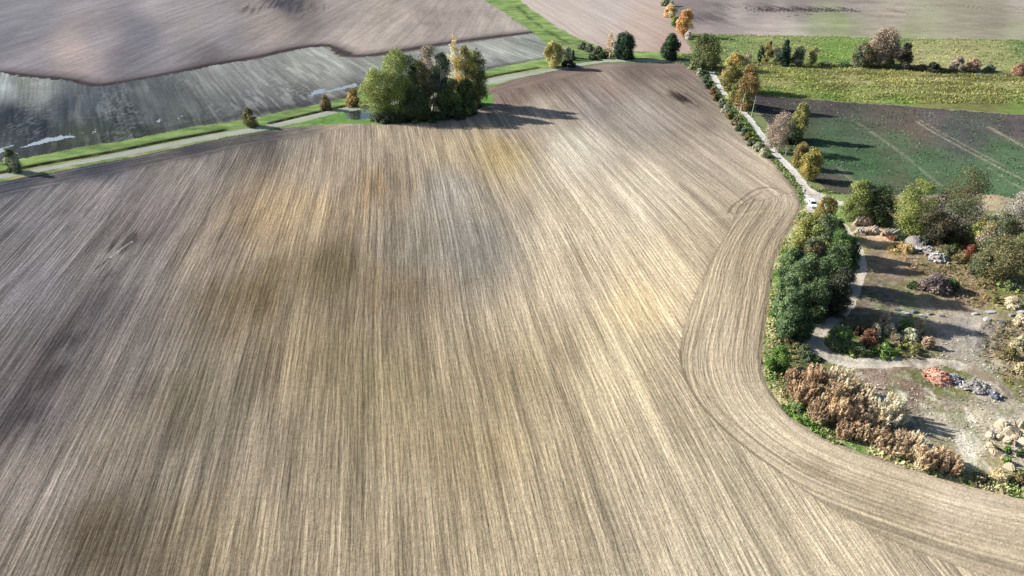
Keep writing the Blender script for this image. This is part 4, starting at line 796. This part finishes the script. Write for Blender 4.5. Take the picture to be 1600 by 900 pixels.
bl = [(1567,667,27,14,'long pale boulder at the back of the boulder heap'),(1577,676,22,14,'pale boulder behind the middle of the boulder heap'),(1550,680,23,15,'round pale boulder at the upper left of the boulder heap'),(1562,685,15,11,'small tan boulder wedged between larger ones'),
 (1551,695,22,16,'round cream boulder at the lower left of the boulder heap'),(1573,689,17,13,'tan boulder in the middle of the boulder heap'),(1583,693,16,10,'flat pale boulder right of the middle of the heap'),(1594,664,20,14,'pale boulder cut by the right edge of the picture, back'),(1595,680,20,12,'pale boulder cut by the right edge of the picture, middle'),
 (1594,692,18,12,'pale boulder cut by the right edge of the picture, front'),(1555,707,24,10,'low flat whitish boulder at the front of the heap'),(1566,700,14,9,'small cream boulder above the flat whitish one'),(1568,715,16,9,'low boulder sunk in weeds below the heap'),(1574,732,20,12,'whitish boulder nearest the field below the heap'),(1585,708,13,8,'grey boulder beside the green plants'),(1584,684,12,8,'small boulder at the right of the middle one')]
for k, (px, py_, wp, hp, lb) in enumerate(bl):
    x, y, z = loc(px, py_); pm, s, cd = ppm(px, py_); r = wp/pm/2; hz = min(hp/pm*.62, r*.9)
    o = bpy.data.objects.new('boulder', boulder_mesh(k+3)); col.objects.link(o)
    o.location = (x, y-hz*.2, z+hz*.35); o.scale = (r*1.2, r*random.uniform(.8, 1.0), hz*1.25); o.rotation_euler = (random.gauss(0, .12), random.gauss(0, .12), random.uniform(-.5, .5))
    tag(o, lb, 'boulder', 'boulders heaped in the yard corner')
def heap(name, label, cat, px, py_, wp, dp, hm, mbase, chunks, label_c, cat_c, group_c, n, size, seed):
    x, y, z = loc(px, py_); pm, s, cd = ppm(px, py_); rx = wp/pm/2; ry = dp/(pm*s)/2
    bm = bmesh.new(); N_ = 22
    g_ = [[None]*(N_+1) for _ in range(N_+1)]
    def hh(a, b):
        q = a*a+b*b; return max(0, 1-q)**.7*hm*(.55+.9*float(fbm(np.array([a*2.2+seed]), np.array([b*2.2]), seed, 3)[0]))-.12
    for i in range(N_+1):
        for j in range(N_+1):
            a, b = i/N_*2-1, j/N_*2-1; k = max(abs(a), abs(b))/(math.hypot(a, b)+1e-9); th = math.atan2(b, a); k *= 1+.22*math.sin(2*th+seed)+.13*math.sin(5*th+seed*2); a, b = a*k, b*k
            g_[i][j] = bm.verts.new((a*rx, b*ry, hh(a, b)))
    for i in range(N_):
        for j in range(N_): bm.faces.new((g_[i][j], g_[i+1][j], g_[i+1][j+1], g_[i][j+1]))
    o = bm_obj(name, bm, mbase); o.location = (x, y, z); tag(o, label, cat)
    ms = [chunk_mesh(name.split('_')[0]+'_piece', seed*10+k, m) for m in chunks for k in range(3)]
    for k in range(n):
        a, q = random.uniform(0, 6.283), random.uniform(0, 1)**.5*1.05; ca, cb = math.cos(a)*q, math.sin(a)*q
        c_ = bpy.data.objects.new(cat_c.replace(' ', '_'), random.choice(ms)); col.objects.link(c_)
        sz = size*random.choice((.45, .6, .7, .9, 1.3)); c_.location = (x+ca*rx, y+cb*ry, z+max(hh(ca, cb), 0)+sz*.12); c_.scale = (sz, sz, sz)
        c_.rotation_euler = (random.gauss(0, .5), random.gauss(0, .5), random.uniform(0, 6)); tag(c_, label_c, cat_c, group_c)
M_WHT = plain('lime_rubble', tuple(C((196,196,194))), .9, .2, 3, .1, 0, .5); M_GRY = plain('concrete_rubble', tuple(C((150,145,140))), .9, .25, 3, .1, 0, .5); M_BLU = plain('grey_rubble', tuple(C((120,125,136))), .9, .3, 3, .1, 0, .5)
M_RED = plain('red_brick', tuple(C((198,126,102))), .9, .25, 3, .1, 0, .4); M_PINK = plain('pale_brick', tuple(C((200,158,140))), .9, .2, 3, .1, 0, .4); M_RUS = plain('rusty_scrap', tuple(C((120,76,60))), .9, .3, 3, .1, 0, .4)
M_EARTH = plain('heaped_earth', tuple(C((140,136,134))), 1, .2, 1.5, .05, 0, .6)
heap('rubble_heap','white rubble heap, upper part, in the yard below the copse','rubble heap',1446,393,28,14,1.3,M_GRY,[M_WHT,M_GRY],'white block of rubble on the upper white heap','rubble block','blocks of the upper white heap',55,.55,3)
heap('rubble_heap','white rubble heap, lower part, ending in the yard','rubble heap',1463,404,32,18,1.5,M_GRY,[M_WHT,M_WHT,M_GRY],'white block of rubble on the lower white heap','rubble block','blocks of the lower white heap',65,.55,5)
heap('earth_heap','smooth grey heap between the straw clumps and the white rubble','earth heap',1431,381,32,18,1.6,M_EARTH,[M_EARTH],'grey clod on the smooth grey heap','clod','clods on the grey heap',8,.3,7)
heap('scrap_heap','small rusty brown heap at the right end of the bark litter','scrap heap',1395,373,18,9,.9,M_RUS,[M_RUS],'rusty brown piece on the small heap beside the logs','scrap piece','pieces of the rusty heap',16,.45,9)
heap('brick_heap','orange red heap of broken brick in the middle of the yard','brick heap',1466,591,42,26,1.2,M_PINK,[M_RED,M_PINK,M_PINK],'orange or pink broken brick on the red heap','brick','bricks of the red heap',190,.42,11)
heap('rubble_heap','bluish grey rubble heap touching the red brick heap','rubble heap',1492,594,24,18,1.0,M_BLU,[M_BLU,M_GRY,M_WHT],'grey or white block on the bluish heap','rubble block','blocks of the bluish heap',50,.4,13)
heap('rubble_heap','pale grey rubble heap, longest of the row beside the red bricks','rubble heap',1524,606,44,24,1.2,M_GRY,[M_GRY,M_WHT,M_GRY],'pale grey block on the long rubble heap','rubble block','blocks of the long pale heap',75,.42,15)
heap('rubble_heap','dark end of the rubble row, nearest the boulders','rubble heap',1552,618,18,14,.8,M_BLU,[M_BLU,M_WHT],'dark or white block at the end of the rubble row','rubble block','blocks at the dark end of the rubble row',30,.42,17)
def slab(px, py_, wp, dp, m, label, hz=.35):
    x, y, z = loc(px, py_); pm, s, cd = ppm(px, py_); bm = bmesh.new(); n = 6; r = random.Random(px)
    top = []; bot = []
    for k in range(n):
        a = 2*math.pi*k/n; q = r.uniform(.45, 1.1); X_, Y_ = math.cos(a)*q*wp/pm/2, math.sin(a)*q*dp/(pm*s)/2
        top.append(bm.verts.new((X_, Y_, hz*r.uniform(.6, 1.3)))); bot.append(bm.verts.new((X_*1.06, Y_*1.06, -.2)))
    ct = bm.verts.new((0, 0, hz*1.25))
    for k in range(n):
        bm.faces.new((bot[k], bot[(k+1) % n], top[(k+1) % n], top[k])); bm.faces.new((top[k], top[(k+1) % n], ct))
    bm.faces.new(bot[::-1])
    o = bm_obj('broken_block', bm, m); o.location = (x, y, z); tag(o, label, 'rubble', 'broken slabs and sheets around the gravel patch')
for a in ((1403,485,16,7,M_BLU,'bluish broken slab in the deep shade of the hedge'),(1414,491,18,9,M_WHT,'whitish slab at the edge of the hedge shadow'),(1427,487,16,8,M_BLU,'blue grey slab right of the whitish one'),(1440,494,16,7,M_WHT,'white slab where the gravel patch begins'),(1453,490,20,6,M_GRY,'flat grey slab at the back of the gravel patch'),(1470,494,14,4,M_GRY,'thin grey slab left on the gravel patch'),
    (1524,491,26,5,M_WHT,'long white slab at the back right of the gravel patch'),(1548,488,28,6,M_WHT,'long white slab under the tan dry bush'),(1541,501,26,9,M_WHT,'large white slab at the right end of the gravel patch'),(1566,505,14,7,M_BLU,'small dark blue slab beside the large white one'),(1580,493,18,6,M_GRY,'grey slab against the dry bush'),(1596,488,18,6,M_WHT,'white slab cut by the right edge of the picture')): slab(*a[:2], a[2]*.8, a[3]*.8, *a[4:])

# ------------------------------------------------------------------ poles
M_WP = plain('white_paint', (.5, .5, .48), .6, .06, 4)
def pole(name, px, py_, hp, r, label, lean, arm=False):
    x, y, z = loc(px, py_); pm, s, cd = ppm(px, py_); h_ = hp/(pm*cd); root = empty(name, (x, y, z)); tag(root, label, 'pole')
    v_, f_ = tube([(0, 0, -.3), (lean*.5, 0, h_*.5), (lean, 0, h_)], [r*1.2, r, r*.7], 8); mesh_obj('shaft', v_, f_, M_WP, root, True)
    bm = bmesh.new(); bmesh.ops.create_cone(bm, cap_ends=True, segments=8, radius1=r*1.1, radius2=r*.5, depth=r*2); o = bm_obj('cap', bm, M_WP, root); o.location = (lean, 0, h_)
    if arm:
        bm = bmesh.new(); bmesh.ops.create_cube(bm, size=1); bmesh.ops.scale(bm, vec=(.6, .06, .5), verts=bm.verts); bmesh.ops.bevel(bm, geom=bm.edges[:], offset=.015, segments=1, affect='EDGES')
        o = bm_obj('plate', bm, M_WP, root); o.location = (lean, -.12, h_*.8)
pole('white_pole', 1173.5, 183, 32, .07, 'tall slender white pole on the verge right of the lane', .5)
pole('marker_post', 1227, 243, 10, .09, 'short white marker post beside the lane bend', .1, True)

# ------------------------------------------------------------------ white car
M_CAR = plain('white_car_paint', (.84, .85, .86), .3, .02, 2, .5); M_GLS = plain('car_glass', (.012, .016, .03), .08, 0, 2, .6); M_TYR = plain('tyre_rubber', (.02, .02, .02), .8, .1); M_RIM = plain('alloy', (.5, .5, .52), .35, .05, 2, .5, .8); M_LMP = plain('lamp_glass', (.8, .8, .78), .15, .02); M_RLM = plain('tail_lamp', (.4, .02, .02), .3, .02); M_TRIM = plain('black_trim', (.03, .03, .03), .6, .05)
def car(px, py_, ang):
    x, y, z = loc(px, py_); R_ = empty('parked_car', (x, y, z+.02), ang); tag(R_, 'white car parked at the lane junction, nose towards the hedge', 'car')
    prof = [(-2.2,.30),(-2.24,.55),(-2.2,.88),(-2.1,.96),(-1.0,.98),(.2,.98),(1.15,.95),(1.75,.86),(2.12,.74),(2.24,.55),(2.2,.28)]
    bm = bmesh.new(); rows_ = []
    for wy, k in ((-.88,.97),(-.82,1.0),(0,1.02),(.82,1.0),(.88,.97)):
        rows_.append([bm.verts.new((a, wy*(1-.10*max(0, abs(a)-1.6)), b if abs(wy) < .85 else .35+(b-.35)*.93)) for a, b in prof])
    for r0, r1 in zip(rows_, rows_[1:]):
        for i in range(len(prof)-1): bm.faces.new((r0[i], r0[i+1], r1[i+1], r1[i]))
        bm.faces.new((r0[-1], r0[0], r1[0], r1[-1]))
    bm.faces.new(rows_[0]); bm.faces.new(rows_[-1][::-1]); bmesh.ops.recalc_face_normals(bm, faces=bm.faces)
    bm_obj('body', bm, M_CAR, R_)
    def loft(b0, t0, mat, name):
        bm = bmesh.new(); B = [bm.verts.new(p) for p in b0]; T_ = [bm.verts.new(p) for p in t0]
        for i in range(len(B)): bm.faces.new((B[i], B[(i+1) % len(B)], T_[(i+1) % len(B)], T_[i]))
        bm.faces.new(T_); bm.faces.new(B[::-1]); bmesh.ops.recalc_face_normals(bm, faces=bm.faces)
        bmesh.ops.bevel(bm, geom=bm.edges[:], offset=.04, segments=2, affect='EDGES'); return bm_obj(name, bm, mat, R_)
    loft([(-2.05,-.80,.93),(1.2,-.80,.93),(1.2,.80,.93),(-2.05,.80,.93)], [(-1.8,-.64,1.47),(.28,-.66,1.50),(.28,.66,1.50),(-1.8,.64,1.47)], M_CAR, 'cabin')
    def pane(name, q, nrm, mat=M_GLS):
        bm = bmesh.new(); n = Vector(nrm).normalized()*.03; a = [bm.verts.new(Vector(p)+n) for p in q]; b = [bm.verts.new(Vector(p)-n) for p in q]
        bm.faces.new(a); bm.faces.new(b[::-1])
        for i in range(len(q)): bm.faces.new((a[i], b[i], b[(i+1) % len(q)], a[(i+1) % len(q)]))
        bmesh.ops.recalc_face_normals(bm, faces=bm.faces); return bm_obj(name, bm, mat, R_)
    pane('windscreen', [(1.12,-.70,.98),(1.12,.70,.98),(.37,.60,1.44),(.37,-.60,1.44)], (.5,0,.85))
    pane('rear_window', [(-2.0,-.66,1.02),(-2.0,.66,1.02),(-1.84,.56,1.40),(-1.84,-.56,1.40)], (-.9,0,.4))
    for sg in (-1, 1):
        pane('side_window', [(.95,sg*.795,1.0),(-.45,sg*.795,1.0),(-.45,sg*.68,1.41),(.28,sg*.68,1.41)], (0,sg,.3)); pane('side_window', [(-.55,sg*.795,1.0),(-1.8,sg*.79,1.0),(-1.66,sg*.67,1.40),(-.55,sg*.68,1.41)], (0,sg,.3))
        o = pane('headlight', [(2.06,sg*.80,.60),(2.16,sg*.48,.60),(2.10,sg*.48,.74),(1.98,sg*.80,.74)], (1,sg*.3,.2), M_LMP)
        pane('tail_light', [(-2.21,sg*.80,.66),(-2.22,sg*.56,.66),(-2.20,sg*.56,.86),(-2.18,sg*.80,.86)], (-1,0,0), M_RLM)
        bm = bmesh.new(); bmesh.ops.create_icosphere(bm, subdivisions=2, radius=.11); o = bm_obj('mirror', bm, M_CAR, R_, True); o.location = (.85, sg*.95, 1.03)
        for wx in (-1.35, 1.38):
            bm = bmesh.new(); bmesh.ops.create_cone(bm, cap_ends=True, segments=24, radius1=.33, radius2=.33, depth=.22); bmesh.ops.bevel(bm, geom=[e for e in bm.edges if e.calc_length() < .12], offset=.03, segments=2, affect='EDGES')
            t_ = bm_obj('tyre', bm, M_TYR, R_, True); t_.rotation_euler = (math.pi/2, 0, 0); t_.location = (wx, sg*.80, .33)
            bm = bmesh.new(); bmesh.ops.create_cone(bm, cap_ends=True, segments=20, radius1=.21, radius2=.21, depth=.235); bm_obj('rim', bm, M_RIM, t_)
    pane('grille', [(2.235,-.40,.42),(2.235,.40,.42),(2.20,.40,.60),(2.20,-.40,.60)], (1,0,.1), M_TRIM)
car(1268.5, 321.5, math.radians(-97))

# ------------------------------------------------------------------ person on the lane
def person(px, py_, ang):
    x, y, z = loc(px, py_); me = bpy.data.meshes.new('person')
    vs, es, rs = [], [], []
    def chain(start, pts):
        p = start
        for co, r in pts:
            vs.append(co); rs.append(r); i = len(vs)-1
            if p is not None: es.append((p, i))
            p = i
        return p
    pel = chain(None, [((0,0,.95),.135)])
    ch = chain(pel, [((.01,0,1.12),.125),((0,0,1.30),.15)]); nk = chain(ch, [((0,0,1.44),.075),((.015,0,1.53),.058)]); chain(nk, [((.025,0,1.60),.085),((.02,0,1.68),.095),((.01,0,1.74),.06)])
    for sg, fx in ((-1,.28),(1,-.22)):
        kn = chain(pel, [((0,sg*.10,.88),.095),((fx*.55+.04,sg*.10,.50),.065)]); chain(kn, [((fx,sg*.10,.10),.045),((fx+.02,sg*.10,.04),.04),((fx+.20,sg*.11,.03),.03)])
        sh_ = chain(ch, [((0,sg*.19,1.40),.065)]); el = chain(sh_, [((-fx*.35,sg*.25,1.12),.045)]); wr = chain(el, [((-fx*.5+.10,sg*.26,.90),.03)]); pa = chain(wr, [((-fx*.5+.13,sg*.26,.84),.034)])
        bx = -fx*.5+.13
        for k in range(4): chain(pa, [((bx+.035-.022*k,sg*.26,.795),.011),((bx+.045-.022*k,sg*.253,.760-.006*(k in (1,2))),.009),((bx+.045-.022*k,sg*.243,.735-.008*(k in (1,2))),.008)])
        chain(pa, [((bx+.055,sg*.25,.835),.012),((bx+.07,sg*.24,.80),.009)])
    me.from_pydata(vs, es, []); o = bpy.data.objects.new('person_cage', me); col.objects.link(o)
    sk = o.modifiers.new('skin', 'SKIN'); o.modifiers.new('sub', 'SUBSURF').levels = 2
    for i, v in enumerate(me.skin_vertices[0].data): v.radius = (rs[i], rs[i]); v.use_root = (i == 0)
    dg = bpy.context.evaluated_depsgraph_get(); ev = o.evaluated_get(dg); nm = bpy.data.meshes.new_from_object(ev); bpy.data.objects.remove(o)
    mats = [plain('skin', (.45,.28,.2), .6, .05), plain('dark_jacket', (.03,.035,.05), .9, .15), plain('dark_trousers', (.025,.025,.03), .9, .15), plain('shoes', (.04,.03,.025), .7, .1)]
    nm.materials.clear()
    for m in mats: nm.materials.append(m)
    for p in nm.polygons:
        c_ = p.center
        p.material_index = 3 if c_.z < .09 else 0 if (c_.z > 1.47 or (c_.z < .89 and abs(c_.y) > .205)) else 1 if (c_.z > .90 or (abs(c_.y) > .2)) else 2
        p.use_smooth = True
    b = bpy.data.objects.new('person', nm); col.objects.link(b); b.location = (x, y, z); b.rotation_euler = (0, 0, ang)
    tag(b, 'person in dark clothes walking on the pale lane behind the white car', 'person')
    bm = bmesh.new(); bmesh.ops.create_icosphere(bm, subdivisions=3, radius=.118)
    bmesh.ops.delete(bm, geom=[v for v in bm.verts if v.co.z < -.03 and v.co.x > -.02 or (v.co.x > .075 and v.co.z < .05)], context='VERTS'); h = bm_obj('hair', bm, plain('dark_hair', (.03,.02,.015), .8, .1), b, True); h.location = (.008, 0, 1.70)
    for sg in (-1, 1):
        bm = bmesh.new(); bmesh.ops.create_icosphere(bm, subdivisions=2, radius=.013); e = bm_obj('eye', bm, mats[2], b, True); e.location = (.112, sg*.035, 1.665)
        bm = bmesh.new(); bmesh.ops.create_icosphere(bm, subdivisions=2, radius=.03); bmesh.ops.scale(bm, vec=(.6,.35,1), verts=bm.verts); e = bm_obj('ear', bm, mats[0], b, True); e.location = (.01, sg*.098, 1.655)
    bm = bmesh.new(); bmesh.ops.create_cone(bm, cap_ends=True, segments=8, radius1=.018, radius2=.006, depth=.04); e = bm_obj('nose', bm, mats[0], b, True); e.location = (.118, 0, 1.635); e.rotation_euler = (0, .5, 0)
    bm = bmesh.new(); bmesh.ops.create_cube(bm, size=1); bmesh.ops.scale(bm, vec=(.012,.05,.01), verts=bm.verts); e = bm_obj('mouth', bm, plain('lips', (.3,.12,.1), .6, .05), b); e.location = (.108, 0, 1.595)
person(1257, 303.5, math.radians(-60))
